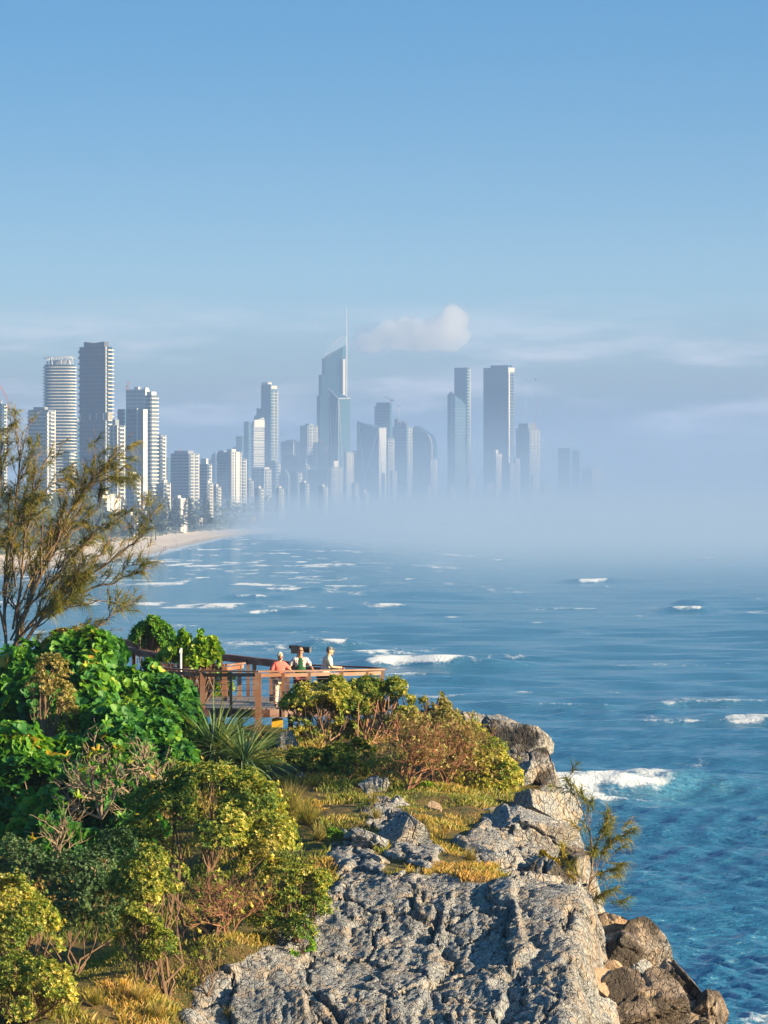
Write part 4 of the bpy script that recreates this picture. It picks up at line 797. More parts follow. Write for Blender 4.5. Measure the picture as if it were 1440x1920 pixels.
BL = [
 (905, 1040, 1352, 1440, 151, 'rounded dark boulder at the outer end of the headland, over the surf', stain_m, 1.2, 1, -.3),
 (935, 1046, 1395, 1480, 149, 'pitted overhanging rock knob jutting right above the white surf', stain_m, 1.1, 2, -.35),
 (838, 930, 1335, 1400, 156, 'grey rock ridge peeping out behind the shrubs, highest of the outcrop', grey_m, 1.2, 3, -.3),
 (895, 985, 1345, 1420, 153, 'grey boulder between the rock ridge and the dark end boulder', grey_m, 1.2, 4, -.4),
 (940, 1010, 1420, 1485, 148.5, 'jagged grey block under the overhanging rock knob', grey_m, 1.1, 5, -.3),
 (955, 1090, 1480, 1570, 143.5, 'smooth shaded grey boulder on the cliff edge behind the sapling', grey_m, 1.2, 6, -.25),
 (905, 1080, 1515, 1605, 139.5, 'long grey boulder with a white lichen crust along the path edge', grey_m, 1.1, 7, -.38),
 (900, 950, 1512, 1545, 141.5, 'small pale boulder left of the lichen crusted one', grey_m, 1, 8, 0),
 (886, 905, 1525, 1543, 141.5, 'smallest pale stone lying on the path grass', grey_m, 1, 9, 0),
 (712, 802, 1525, 1612, 135.5, 'steep layered white and grey rock standing in the grass', grey_m, .9, 10, -.5),
 (672, 745, 1452, 1505, 144, 'pale rock beside the bent twig trunk', grey_m, 1, 11, -.3),
 (728, 790, 1497, 1535, 140.5, 'low rock just above the steep layered one', grey_m, 1, 12, -.3),
 (790, 828, 1500, 1545, 140, 'narrow cream rock right of the steep layered one', tan_m, 1, 13, -.2),
 (640, 725, 1555, 1615, 134.5, 'cracked grey rock above the top of the big slab', grey_m, 1, 14, -.2),
 (668, 730, 1600, 1665, 132.5, 'rubbly grey rock at the top left corner of the big slab', grey_m, 1, 15, -.3),
 (535, 590, 1448, 1500, 146, 'shaded blue-grey rock below the deck shrub', grey_m, 1, 16, -.1),
 (515, 565, 1370, 1440, 151, 'shaded rock face under the right end of the deck', grey_m, 1, 17, 0),
 (850, 1010, 1580, 1700, 134.5, 'broad grey-green rock dome between the slab and the cliff edge', grey_m, 1.1, 18, -.45),
 (960, 1085, 1610, 1720, 134, 'steep brown-stained rock along the cliff edge above the sapling roots', brown_m, 1.1, 19, -.6),
 (1035, 1100, 1590, 1730, 136, 'dark rusty cliff face behind the sapling', brown_m, 1.2, 20, -.2),
 (1068, 1185, 1700, 1795, 134.5, 'smooth tan rock below the sapling', tan_m, 1.3, 21, -.4),
 (1130, 1275, 1730, 1860, 133.5, 'mossy brown ridge rock sloping down to the sea', brown_m, 1.3, 22, -.8),
 (1075, 1215, 1745, 1832, 130.4, 'dark brown shadowed boulder under the tan rock', brown_m, 1, 23, -.1),
 (1110, 1172, 1800, 1840, 129.3, 'small ochre stone wedged below the dark boulder', tan_m, 1, 24, -.1),
 (1080, 1165, 1815, 1890, 127.6, 'pale split stone lying against the big slab', tan_m, 1, 25, .4),
 (1165, 1240, 1792, 1855, 130.3, 'grey wedge stone between the dark boulder and the ridge', grey_m, 1, 26, .5),
 (1115, 1300, 1812, 1960, 127.6, 'large brown block in the lower right corner with a mossy edge', brown_m, 1, 27, -.6),
 (1205, 1350, 1822, 1935, 131.8, 'long brown ridge rock beyond the mossy block', brown_m, 1.2, 28, -.65),
 (1280, 1368, 1855, 1965, 131, 'last brown rock at the bottom right, beside the open sea', brown_m, 1.2, 29, -.5),
 (1065, 1165, 1865, 1965, 125.5, 'rough grey rock at the bottom edge beside the big slab', grey_m, 1, 30, 0),
 (1215, 1340, 1900, 2010, 129, 'shaded brown rock at the very bottom under the ridge', brown_m, 1.2, 31, -.3),
]
for b_ in BL: boulder(b_[0], b_[1], b_[2], b_[3], b_[4], b_[5], b_[6], b_[7], b_[8], b_[9])
# ------------------------------------------------------------------ the lookout deck
def woodmat(name, a, b):
    n = NT(name); p = n.pos((3, 3, 14)); f = n.noise(1.5, 5, .65, p); g = n.noise(.9, 3, .5, n.pos())
    c = n.mix(f, a, b); c = n.mix(n.math('MULTIPLY', n.rng(g, .42, .68), .7), c, (.24, .19, .16)); return n.done(n.pbr(c, .6, .35, normal=n.bump(f, .006)))
wood = woodmat('weathered_hardwood', (.13, .058, .034), (.27, .125, .068)); woodd = woodmat('dark_hardwood', (.075, .028, .02), (.14, .05, .035))
boards = woodmat('deck_boards', (.20, .15, .13), (.32, .25, .21)); steelw = simple('steel_wire', (.45, .45, .45), .35, .5, .1, 5, .8)
yellow = simple('yellow_footing', (.62, .38, .03), .7, .3, .2, 6)
DZ = 22.0; DD = 157.0
deck = empty('viewing_deck', P(485, 1327, DD), 'brown timber lookout deck with rails, where three people stand', 'deck')
def at(px, d, dz=0.0): return np.array([(px - CX) / F * d, d, DZ + dz])
def pan(pts, z): return [np.array([*q[:2], z]) for q in pts]
# floor: individual boards running into depth, tapering platform
Fl = [at(338, 157), at(505, 156.6), at(722, 158.5), at(724, 160.3), at(560, 163.8), at(420, 168), at(330, 171)]
front = np.array([q[:2] for q in Fl[:3]]); backp = np.array([q[:2] for q in Fl[3:]][::-1])
mb = MB(); x = Fl[6][0] + .1
while x < Fl[2][0] - .05:
    y0 = np.interp(x, front[:, 0], front[:, 1]); y1 = np.interp(x, backp[:, 0], backp[:, 1])
    if y1 > y0 + .2: mb.box((x, (y0 + y1) / 2, DZ - .02), (.135, y1 - y0, .04))
    x += .145
mb.build('deck_floor', boards, deck)
mb = MB()
for a, b_ in ((Fl[0], Fl[1]), (Fl[1], Fl[2])): mb.bar(a + (0, -.05, -.16), b_ + (0, -.05, -.16), .06, .24)
for k in range(5):
    t = (k + .5) / 5; a = Fl[0] * (1 - t) + Fl[2] * t; mb.bar(a + (0, .1, -.17), a + (0, 3.2, -.17), .07, .22)
mb.build('fascia_beam', woodd, deck)
RH = 1.13
def post(px, d, h=RH - .04, w=.13, below=.3, mat=wood, parent=deck):
    p = at(px, d); mb = MB(); mb.box((p[0], p[1], DZ + (h - below) / 2), (w, w, h + below)); return mb.build('post', mat, parent)
def rail(pts, parent=deck, mat=wood, h=RH, w=.17, t=.05, nm='handrail'):
    mb = MB()
    for a, b_ in zip(pts[:-1], pts[1:]): mb.bar(a + (0, 0, h), b_ + (0, 0, h), w, t); mb.bar(a + (0, 0, h - .13), b_ + (0, 0, h - .105), .05, .11)
    return mb.build(nm, mat, parent)
def wires(pts, parent=deck, hs=(.18, .36, .54, .72, .88)):
    for h in hs:
        mb = MB()
        for a, b_ in zip(pts[:-1], pts[1:]): mb.tube([a + (0, 0, h), b_ + (0, 0, h)], .007, 4)
        mb.build('wire', steelw, parent)
f0 = [at(285, 160.2), at(378, 156.9), at(482, 156.4), at(531, 156.7), at(620, 157.4), at(719, 158.4)]
rail(f0); wires(f0[1:])
for px, d, w in ((380, 156.9, .16), (433, 156.7, .08), (531, 156.7, .10), (579, 157.1, .13), (640, 157.6, .13), (687, 158.1, .13), (716, 158.4, .15)): post(px, d, w=w)
post(484, 156.4, w=.19, below=1.6)
f1 = [at(273, 163.2), at(421, 162.8), at(456, 165.0)]
rail(f1); wires(f1, hs=(.3, .6, .85))
for px, d, w in ((318, 163, .13), (345, 163, .1), (421, 162.8, .16), (449, 164.6, .14)): post(px, d, w=w)
f2 = [at(719, 158.6), at(700, 160.2), at(560, 163.4), at(520, 164.6)]
rail(f2, mat=woodd, nm='handrail'); wires(f2)
for px, d, w in ((509, 161.2, .13), (477, 166.2, .13), (560, 163.4, .12), (640, 161.6, .12)): post(px, d, w=w)
# benches / slatted screen at the left end
bn = empty('slatted_bench', at(350, 166), 'slatted timber bench behind the left deck railing', 'bench')
mb = MB()
for k in range(4): mb.box(at(352, 165.5, .22 + .22 * k), (1.7, .05, .10))
mb.build('slat_back', wood, bn); mb = MB(); mb.box(at(352, 165.2, .42), (1.7, .42, .05)); mb.build('seat', wood, bn)
for s_ in (-.75, .75): mb = MB(); mb.box(at(352, 165.4, .42) + (s_, 0, -.05), (.1, .12, .95)); mb.build('leg', woodd, bn)
# walkway going back to the left with two dark rails
wk = empty('boardwalk', at(300, 178), 'dark railed boardwalk leading away behind the lit bushes', 'boardwalk')
def zat(px, py, d): return P(px, py, d)
ra = [zat(205, 1196, 186), zat(300, 1213, 180), zat(414, 1228, 172), zat(519, 1240, 165.2), zat(560, 1245, 163.6)]
rb = [zat(212, 1210, 179), zat(290, 1225, 174), zat(414, 1247, 167)]
for nm, rr in (('handrail', ra), ('handrail', rb)):
    mb = MB()
    for a, b_ in zip(rr[:-1], rr[1:]): mb.bar(a, b_, .22, .09); mb.bar(a - (0, 0, .12), b_ - (0, 0, .12), .06, .15)
    mb.build(nm, woodd, wk)
mb = MB()
for (a, b_), (c, e) in zip(zip(ra[:-1], ra[1:]), zip(rb[:-1], rb[1:])):
    mb.add([a - (0, 0, 1.15), b_ - (0, 0, 1.15), e - (0, 0, 1.15), c - (0, 0, 1.15), a - (0, 0, 1.25), b_ - (0, 0, 1.25), e - (0, 0, 1.25), c - (0, 0, 1.25)], [(0, 1, 2, 3), (7, 6, 5, 4), (0, 4, 5, 1), (3, 2, 6, 7)])
mb.build('walkway_floor', boards, wk)
for rr in (ra, rb):
    for a, b_ in zip(rr[:-1], rr[1:]):
        for t in (0, .5): q = a * (1 - t) + b_ * t; mb = MB(); mb.box(q - (0, 0, .65), (.12, .12, 1.3)); mb.build('post', woodd, wk)
# yellow footing block under the deck edge, deck stumps
p = P(520, 1356, 157.2); o = MB(); o.box((0, 0, 0), (.34, .34, .24)); o.box((0, 0, .13), (.30, .30, .04)); o.box((0, 0, .24), (.12, .12, .22)); o = o.build('footing_block', yellow); o.location = p; tag(o, 'yellow footing block under the front edge of the timber deck', 'footing')
for i, (px, d) in enumerate(((400, 158.4), (450, 160), (545, 158.6), (600, 160))):
    q = at(px, d); mb = MB(); g_ = gz(q[0], q[1]) - .3; mb.box((q[0], q[1], (DZ - .3 + g_) / 2), (.16, .16, DZ - .3 - g_)); mb.build('stump', woodd, deck)
p = P(339, 1236, 161); mb = MB(); mb.tube([(0, 0, -.45), (0, 0, .2)], .035, 8); mb.box((0, 0, .24), (.09, .09, .10)); mb.ball((0, 0, .31), .045); o = mb.build('post_light', simple('white_paint', (.7, .7, .68), .5)); o.location = p; tag(o, 'small white capped post among the round-leaved bush beside the rail', 'post')

# ------------------------------------------------------------------ people
skin = simple('skin', (.52, .30, .20), .55, .4, .06, 20); skin2 = simple('tanned_skin', (.40, .19, .11), .55, .4, .06, 20)
def skin_mesh(joints, edges, root=0, sub=2):
    """one continuous surface grown round a skeleton: joints (x,y,z,rx,ry)"""
    me = bpy.data.meshes.new('body'); me.from_pydata([j[:3] for j in joints], edges, []); o = bpy.data.objects.new('body', me); COL.objects.link(o)
    md = o.modifiers.new('s', 'SKIN'); md.use_smooth_shade = True
    for i, j in enumerate(joints):
        sv = me.skin_vertices[0].data[i]; sv.radius = (j[3], j[4] if len(j) > 4 else j[3]); sv.use_root = (i == root)
    m2 = o.modifiers.new('u', 'SUBSURF'); m2.levels = m2.render_levels = sub
    dg = bpy.context.evaluated_depsgraph_get(); out = bpy.data.meshes.new_from_object(o.evaluated_get(dg)); bpy.data.objects.remove(o); return out
def sub_joints(J, names): return [J[n_] for n_ in names]
def person(label, loc, face, sc, J, cloth, hair, sk, hands, gaze=0.0, extra=None):
    """J: named joints (x right, y forward = facing, z up); face: heading in radians"""
    root = empty('person', loc, label, 'person'); root.rotation_euler = (0, 0, face); root.scale = (sc,) * 3
    ch = ['pelvis', 'belly', 'chest', 'neck0', 'neck1', 'headc', 'headt']
    nm = list(J); ix = {n_: i for i, n_ in enumerate(nm)}
    E = [(ix[a], ix[b_]) for a, b_ in zip(ch[:-1], ch[1:])]
    for s_ in 'lr': E += [(ix['chest'], ix['sh' + s_]), (ix['sh' + s_], ix['el' + s_]), (ix['el' + s_], ix['wr' + s_]), (ix['wr' + s_], ix['pa' + s_]), (ix['pelvis'], ix['hp' + s_]), (ix['hp' + s_], ix['kn' + s_]), (ix['kn' + s_], ix['an' + s_]), (ix['an' + s_], ix['to' + s_])]
    me = skin_mesh([J[n_] for n_ in nm], E, ix['pelvis'])
    bm = bmesh.new(); bm.from_mesh(me); x = MB(); hc = np.array(J['headc'][:3]); cg, sg = math.cos(gaze), math.sin(gaze)
    def hp(a, b_, c): return hc + np.array([a * cg - b_ * sg, a * sg + b_ * cg, c])
    x.ball(hp(0, .012, .01), (.078, .094, .118), 14, 10); x.tube([hp(0, .10, .018), hp(0, .122, -.022), hp(0, .095, -.035)], [.010, .018, .012], 6)     # skull, nose
    for s_ in (-1, 1): x.ball(hp(s_ * .080, -.005, -.005), (.014, .022, .032), 6, 5); x.ball(hp(s_ * .032, .086, .022), (.015, .012, .009), 6, 4)        # ears, lids
    x.ball(hp(0, .088, -.062), (.026, .014, .009), 8, 4); x.ball(hp(0, .075, -.10), (.034, .025, .024), 8, 5)                                               # mouth, chin
    for s_ in 'lr':                                                      # palm, four fingers, thumb
        pa = np.array(J['pa' + s_][:3]); d_ = nz(pa - np.array(J['wr' + s_][:3])); sd_ = nz(np.cross(d_, [0, .2, 1])); cu = np.cross(sd_, d_); cu = -cu if cu[2] > 0 else cu
        for q, ln in ((-1.5, .062), (-.5, .075), (.5, .070), (1.5, .055)):
            b0 = pa + sd_ * q * .019 + d_ * .02; x.tube([b0, b0 + d_ * ln * .5 + cu * .008, b0 + d_ * ln * .8 + cu * .032, b0 + d_ * ln * .85 + cu * .05], [.0095, .009, .008, .006], 5)
        b0 = pa - sd_ * .035 - d_ * .015; x.tube([b0, b0 - sd_ * .022 + d_ * .03, b0 - sd_ * .02 + d_ * .055 + cu * .02], [.012, .010, .007], 5)
    tmp = x.mesh('x', sk, True); bm.from_mesh(tmp); bm.to_mesh(me); bm.free(); me.materials.clear(); me.materials.append(sk)
    me.polygons.foreach_set('material_index', np.zeros(len(me.polygons), np.int32)); me.polygons.foreach_set('use_smooth', np.ones(len(me.polygons), bool))
    b_o = link('body', me); b_o.parent = root
    for nmc, chains, grow, mt in cloth:                                  # garments are grown round the same joints, a little larger
        names = []; ed = []
        for chn in chains:
            for k, c in enumerate(chn):
                if c not in names: names.append(c)
                if k: ed.append((names.index(chn[k - 1]), names.index(c)))
        jj = []
        for c in names:
            if '>' in c:
                a, b2, t = c.split('>'); t = float(t); p = np.array(J[a][:5]) * (1 - t) + np.array(J[b2][:5]) * t
            else: p = np.array(J[c][:5])
            jj.append((*p[:3], p[3] + grow, p[4] + grow))
        m_ = skin_mesh(jj, ed, 0); m_.materials.clear(); m_.materials.append(mt); o = link(nmc, m_); o.parent = root
        m_.polygons.foreach_set('material_index', np.zeros(len(m_.polygons), np.int32)); m_.polygons.foreach_set('use_smooth', np.ones(len(m_.polygons), bool))
    if hair:
        x = MB(); nv = []
        x.ball(hp(0, -.012, .03), (.088, .100, .112), 14, 10); me = x.mesh('hair', hair, True); bm = bmesh.new(); bm.from_mesh(me)
        dele = [v for v in bm.verts if (Vector(v.co) - Vector(hp(0, 0, 0))).dot(Vector((-sg, cg, 0))) > .045 and v.co.z < hc[2] + .085 or v.co.z < hc[2] - .055]
        bmesh.ops.delete(bm, geom=dele, context='VERTS'); bm.to_mesh(me); bm.free(); o = link('hair', me); o.parent = root; sm = o.modifiers.new('t', 'SOLIDIFY'); sm.thickness = .012
    if extra: extra(root, hp, hc)
    return root
def joints(lean=0.0, arms=None, h=1.0, legs=.0):
    J = dict(pelvis=(0, 0, .93, .15, .115), belly=(0, lean * .25, 1.08, .145, .11), chest=(0, lean * .6, 1.30, .165, .115), neck0=(0, lean * .9, 1.44, .075, .075), neck1=(0, lean, 1.50, .058, .058), headc=(0, lean + .03, 1.62, .075, .085), headt=(0, lean + .02, 1.68, .06, .07))
    for s_, k in (('l', -1), ('r', 1)):
        J['hp' + s_] = (k * .10, 0, .86, .095, .095); J['kn' + s_] = (k * .115, .02 + legs * k, .48, .062, .062); J['an' + s_] = (k * .12, -.01 + legs * 1.5 * k, .09, .042, .042); J['to' + s_] = (k * .14, .15 + legs * 1.5 * k, .035, .036, .03)
        J['sh' + s_] = (k * .185, lean * .75, 1.375, .062, .06); e, w = arms[s_]
        J['el' + s_] = (*e, .046, .046); J['wr' + s_] = (*w, .032, .032); d_ = nz(np.array(w) - np.array(e)); J['pa' + s_] = (*(np.array(w) + d_ * .075), .040, .024)
    return J
white_hair = simple('white_hair', (.62, .60, .56), .7, .3); grey_hair = simple('grey_hair', (.16, .13, .11), .7, .3); dark_hair = simple('dark_hair', (.05, .03, .02), .6, .4)
coral = simple('coral_top', (.66, .13, .11), .8, .2, .1, 8); 
n = NT('patterned_trousers'); f = n.noise(38, 2, .5, n.pos(obj=True)); pat = n.done(n.pbr(n.ramp(f, [(.42, (.62, .52, .42)), (.5, (.35, .16, .12)), (.58, (.70, .62, .50))]), .85, .2))
vestm = simple('green_vest', (.018, .085, .04), .8, .2, .15, 8)
n = NT('check_shirt'); p = n.pos((16, 16, 11), obj=True); s3 = n.n('ShaderNodeSeparateXYZ', {0: p}); chk = n.math('MULTIPLY', n.rng(n.math('FRACT', s3.outputs[0]), .45, .55), n.rng(n.math('FRACT', s3.outputs[2]), .45, .55))
check = n.done(n.pbr(n.mix(chk, (.68, .62, .58), (.22, .12, .14)), .85, .2)); shorts = simple('maroon_shorts', (.20, .055, .06), .85, .2); darksh = simple('dark_shorts', (.03, .03, .035), .85, .2)
n = NT('pale_striped_shirt'); p = n.pos((1, 1, 1), obj=True); s3 = n.n('ShaderNodeSeparateXYZ', {0: p}); pale = n.done(n.pbr(n.ramp(n.math('FRACT', n.math('MULTIPLY', s3.outputs[0], 2.3)), [(0, (.42, .34, .50)), (.5, (.55, .58, .40)), (1, (.45, .42, .52))]), .85, .2)); shoe = simple('dark_shoes', (.04, .035, .03), .6)
blackp = simple('black_plastic', (.015, .017, .022), .4, .5)
LEGS = [['hp', 'kn', 'an']]
def top_ch(sleeve): return [['belly', 'chest', 'neck0>neck1>.3'], ['belly', 'pelvis>belly>.3'], ['chest', 'shl', f'shl>ell>{sleeve}'], ['chest', 'shr', f'shr>elr>{sleeve}']]
def leg_ch(t, top='pelvis'): return [[top, f'hpl', *( ['knl', f'knl>anl>{t}'] if t > 0 else [f'hpl>knl>{-t}'])], [top, f'hpr', *(['knr', f'knr>anr>{t}'] if t > 0 else [f'hpr>knr>{-t}'])]]
shoes_ch = lambda: [['anl', 'tol'], ]
wp = at(523, 157.3)
J = joints(.06, {'l': ((-.34, .03, 1.20), (-.40, .22, 1.10)), 'r': ((.30, .05, 1.14), (.22, .26, 1.13))})
person('white haired woman in a coral top and patterned trousers leaning on the deck rail', wp, R(205), .97, J, [('top', top_ch(.95), .024, coral), ('trousers', leg_ch(.92), .035, pat), ('shoe', [['anl', 'tol']], .012, shoe), ('shoe', [['anr', 'tor']], .012, shoe)], white_hair, skin, None, gaze=.35)
def glasses(root, hp, hc):
    x = MB(); x.box(hp(-.033, .098, .024), (.052, .016, .032)); x.box(hp(.033, .098, .024), (.052, .016, .032)); x.box(hp(0, .10, .03), (.03, .01, .01)); x.bar(hp(-.06, .095, .028), hp(-.085, 0, .02), .008, .01); x.bar(hp(.06, .095, .028), hp(.085, 0, .02), .008, .01); o = x.build('sunglasses', blackp); o.parent = root
mp = at(563, 158.2)
J = joints(.02, {'l': ((-.33, .04, 1.15), (-.36, .20, 1.06)), 'r': ((.33, .02, 1.15), (.30, .20, 1.08))})
person('man in sunglasses and a green vest over a checked shirt on the deck', mp, R(183), 1.05, J, [('shirt', top_ch(.9), .022, check), ('vest', [['belly', 'chest', 'chest>neck0>.6'], ['belly', 'pelvis>belly>.5'], ['chest', 'chest>shl>.75'], ['chest', 'chest>shr>.75']], .040, vestm), ('shorts', leg_ch(.15), .03, shorts), ('shoe', [['anl', 'tol']], .012, shoe), ('shoe', [['anr', 'tor']], .012, shoe)], dark_hair, skin2, None, extra=glasses)
tp = at(607, 158.2)
J = joints(.16, {'l': ((-.27, .12, 1.16), (-.22, .40, 1.13)), 'r': ((.27, .14, 1.16), (.24, .42, 1.14))})
def cap(root, hp, hc):
    x = MB(); x.ball(hp(0, 0, .065), (.092, .105, .07), 12, 6); x.box(hp(0, .115, .06), (.13, .10, .014)); o = x.build('cap', simple('grey_cap', (.13, .14, .15), .8, .2), smooth=True); o.parent = root
person('man in a pale shirt and grey cap leaning and looking out to sea', tp, R(-72), 1.05, J, [('shirt', top_ch(.95), .030, pale), ('shorts', leg_ch(.2), .03, darksh), ('shoe', [['anl', 'tol']], .012, shoe), ('shoe', [['anr', 'tor']], .012, shoe)], grey_hair, skin, None, gaze=-.35, extra=cap)
# coin binocular / big lens behind the man in the vest
bp = P(560, 1217, 160.0); bi = empty('viewing_telescope', (bp[0], bp[1], DZ), 'black public telescope on a post behind the man in the green vest', 'telescope')
x = MB(); x.tube([bp + (-.10, 0, .0), bp + (.1, 0, -.005), bp + (.12, -.0, -.008), bp + (.36, -.05, -.03)], [.10, .105, .085, .10], 12); x.box(bp + (-.13, 0, -.01), (.22, .2, .26)); x.build('telescope_body', blackp, bi)
x = MB(); x.tube([bp + (.355, -.05, -.03), bp + (.37, -.055, -.031)], [.105, .105], 12); x.build('lens_ring', simple('lens_rim', (.10, .11, .13), .3, .6), bi)
x = MB(); x.tube([bp + (-.2, .0, .06), bp + (-.29, .02, .075)], [.05, .055], 8); x.tube([bp + (-.2, .1, .05), bp + (-.28, .12, .055)], [.045, .05], 8); x.build('eyepiece', blackp, bi)
x = MB(); x.tube([(bp[0], bp[1], DZ - .02), (bp[0], bp[1], bp[2] - .1)], [.07, .055], 10); x.build('stand', simple('grey_stand', (.2, .21, .22), .5), bi)
# ------------------------------------------------------------------ vegetation
ROUND = np.array([(0, 0, 0), (.28, .50, .12), (.74, .42, .10), (1, 0, -.08), (.74, -.42, .10), (.28, -.50, .12)])
def leaf_mesh(pos, ax, up, ln, wd, name, mat, tint, parent, droop=0.0, shape=ROUND):
    N = len(pos); t = nz(ax); s_ = nz(np.cross(t, up)); n_ = np.cross(s_, t); T = shape
    V = pos[:, None] + ln[:, None, None] * T[None, :, 0:1] * t[:, None] + wd[:, None, None] * T[None, :, 1:2] * s_[:, None] + ln[:, None, None] * (T[None, :, 2:3] * .9 - droop * T[None, :, 0:1] ** 2) * n_[:, None]
    b = np.arange(N)[:, None] * 6; Fq = np.concatenate([b + np.array([[0, 1, 2, 3]]), b + np.array([[0, 3, 4, 5]])], 0)
    me = mesh_np(name, V.reshape(-1, 3), Fq, mat, attrs={'tint': ('FACE', np.r_[tint, tint])}); return link(name, me, parent)
def lobes3(lob, d, dep=1.0):            # (px, py, radius px, depth offset m, vertical squash)
    out = []
    for l in lob:
        dd_ = d + (l[3] if len(l) > 3 else 0); r_ = l[2] * dd_ / F; out.append((*P(l[0], l[1], dd_), r_, r_ * dep, r_ * (l[4] if len(l) > 4 else .9)))
    return np.array(out)
def crown_pts(Lb, n, rg, inner=.72, low=-.55, gap=.0, gs=1.0):
    w = Lb[:, 3] ** 2; w = w / w.sum(); k = rg.choice(len(Lb), n, p=w)
    dr = nz(rg.normal(size=(n, 3))); dr[:, 2] = np.where(dr[:, 2] < low, -dr[:, 2], dr[:, 2])
    u = inner + (1.04 - inner) * rg.random(n) ** .7
    lump = 1 + .30 * fbm(dr * 2.6 + k[:, None] * 7.7, 3, 5) + np.where(rg.random(n) < .07, rg.uniform(.05, .32, n), 0)
    p = Lb[k, :3] + dr * Lb[k, 3:6] * (u * lump)[:, None]; nn = nz(dr / Lb[k, 3:6] * Lb[k, 3:4])
    keep = np.ones(n, bool)
    for q in Lb: keep &= (np.linalg.norm((p - q[:3]) / q[3:6], axis=1) > inner * .9)
    if gap: keep &= fbm(p * gs, 2, 12) > (gap - .5) * .9
    return p[keep], nn[keep], k[keep]
def branches(base, Lb, tips, kk, rg, r0, mat, parent, ntip=60, name='branch', sag=.1, seg=5, base2=None):
    mb = MB()
    for i, q in enumerate(Lb):
        b0 = np.array(base[i % len(base)], float); e = q[:3] - (0, 0, q[5] * .25); t = np.linspace(0, 1, 6)[:, None]
        mid = (b0 * (1 - t) + e * t) + np.c_[rg.normal(size=(6, 2)) * .08 * np.linalg.norm(e - b0), rg.normal(size=6) * .03] * (t * (1 - t) * 3) - np.array([0, 0, sag]) * (t * (1 - t) * 4) * np.linalg.norm(e - b0)
        rr = r0 * (.5 + .5 * q[3] / Lb[:, 3].max()); mb.tube(mid, np.linspace(rr, rr * .4, 6), seg)
        ids = np.where(kk == i)[0]
        if len(ids) == 0: continue
        for j in rg.choice(ids, min(len(ids), max(4, int(ntip * q[3] ** 2 / (Lb[:, 3] ** 2).sum()))), replace=False):
            tt = rg.uniform(.45, 1); a = mid[int(tt * 5)]; c = tips[j]; m1 = a * .55 + c * .45 + rg.normal(size=3) * .07 * np.linalg.norm(c - a); mb.tube([a, m1, c], [rr * .35, rr * .22, rr * .1], 3, cap=False)
    return mb.build(name, mat, parent)
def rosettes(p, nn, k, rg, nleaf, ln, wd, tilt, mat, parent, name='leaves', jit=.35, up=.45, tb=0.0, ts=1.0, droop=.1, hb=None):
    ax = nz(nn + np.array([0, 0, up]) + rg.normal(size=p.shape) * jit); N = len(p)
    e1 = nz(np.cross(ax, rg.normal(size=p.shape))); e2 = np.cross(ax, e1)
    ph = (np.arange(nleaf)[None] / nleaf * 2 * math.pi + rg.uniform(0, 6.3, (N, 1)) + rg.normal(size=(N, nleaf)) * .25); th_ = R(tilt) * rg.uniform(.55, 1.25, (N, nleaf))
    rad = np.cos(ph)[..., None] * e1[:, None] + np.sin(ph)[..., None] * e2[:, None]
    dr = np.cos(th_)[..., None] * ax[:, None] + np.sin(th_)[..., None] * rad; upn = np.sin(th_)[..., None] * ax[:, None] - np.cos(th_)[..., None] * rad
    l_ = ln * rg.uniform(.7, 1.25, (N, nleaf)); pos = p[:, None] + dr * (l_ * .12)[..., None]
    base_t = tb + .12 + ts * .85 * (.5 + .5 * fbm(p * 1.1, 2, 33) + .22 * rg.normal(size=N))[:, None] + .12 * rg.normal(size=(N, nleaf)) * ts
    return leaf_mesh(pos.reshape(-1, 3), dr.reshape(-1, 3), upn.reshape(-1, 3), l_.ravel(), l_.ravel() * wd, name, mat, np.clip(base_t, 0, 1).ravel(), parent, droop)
bark = barkmat('brown_bark', (.10, .06, .04), (.24, .155, .10)); barkg = barkmat('grey_bark', (.16, .12, .09), (.36, .27, .19)); barkr = barkmat('red_brown_twigs', (.16, .075, .045), (.33, .17, .10))
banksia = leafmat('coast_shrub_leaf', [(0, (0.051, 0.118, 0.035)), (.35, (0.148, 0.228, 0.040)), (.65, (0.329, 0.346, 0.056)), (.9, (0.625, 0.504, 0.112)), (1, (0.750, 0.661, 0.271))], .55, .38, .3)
greyleaf = leafmat('grey_green_leaf', [(0, (0.025, 0.072, 0.030)), (.6, (0.069, 0.143, 0.050)), (1, (0.184, 0.242, 0.090))], .55, .3)
broad = leafmat('broad_green_leaf', [(0, (0.020, 0.109, 0.044)), (.4, (0.059, 0.206, 0.038)), (.78, (0.150, 0.322, 0.031)), (.96, (0.316, 0.399, 0.038)), (1, (0.532, 0.347, 0.050))], .52, .4, .3)
shiny = leafmat('shiny_leaf', [(0, (0.043, 0.160, 0.029)), (.6, (0.145, 0.319, 0.029)), (1, (0.362, 0.420, 0.043))], .48, .4, .35)
yellowf = leafmat('yellow_leaf', [(0, (.12, .12, .012)), (.5, (.30, .22, .012)), (1, (.50, .28, .012))], .5, .35)
olive = leafmat('olive_leaf', [(0, (0.105, 0.119, 0.035)), (.5, (0.238, 0.224, 0.056)), (1, (0.420, 0.322, 0.112))], .55, .3)
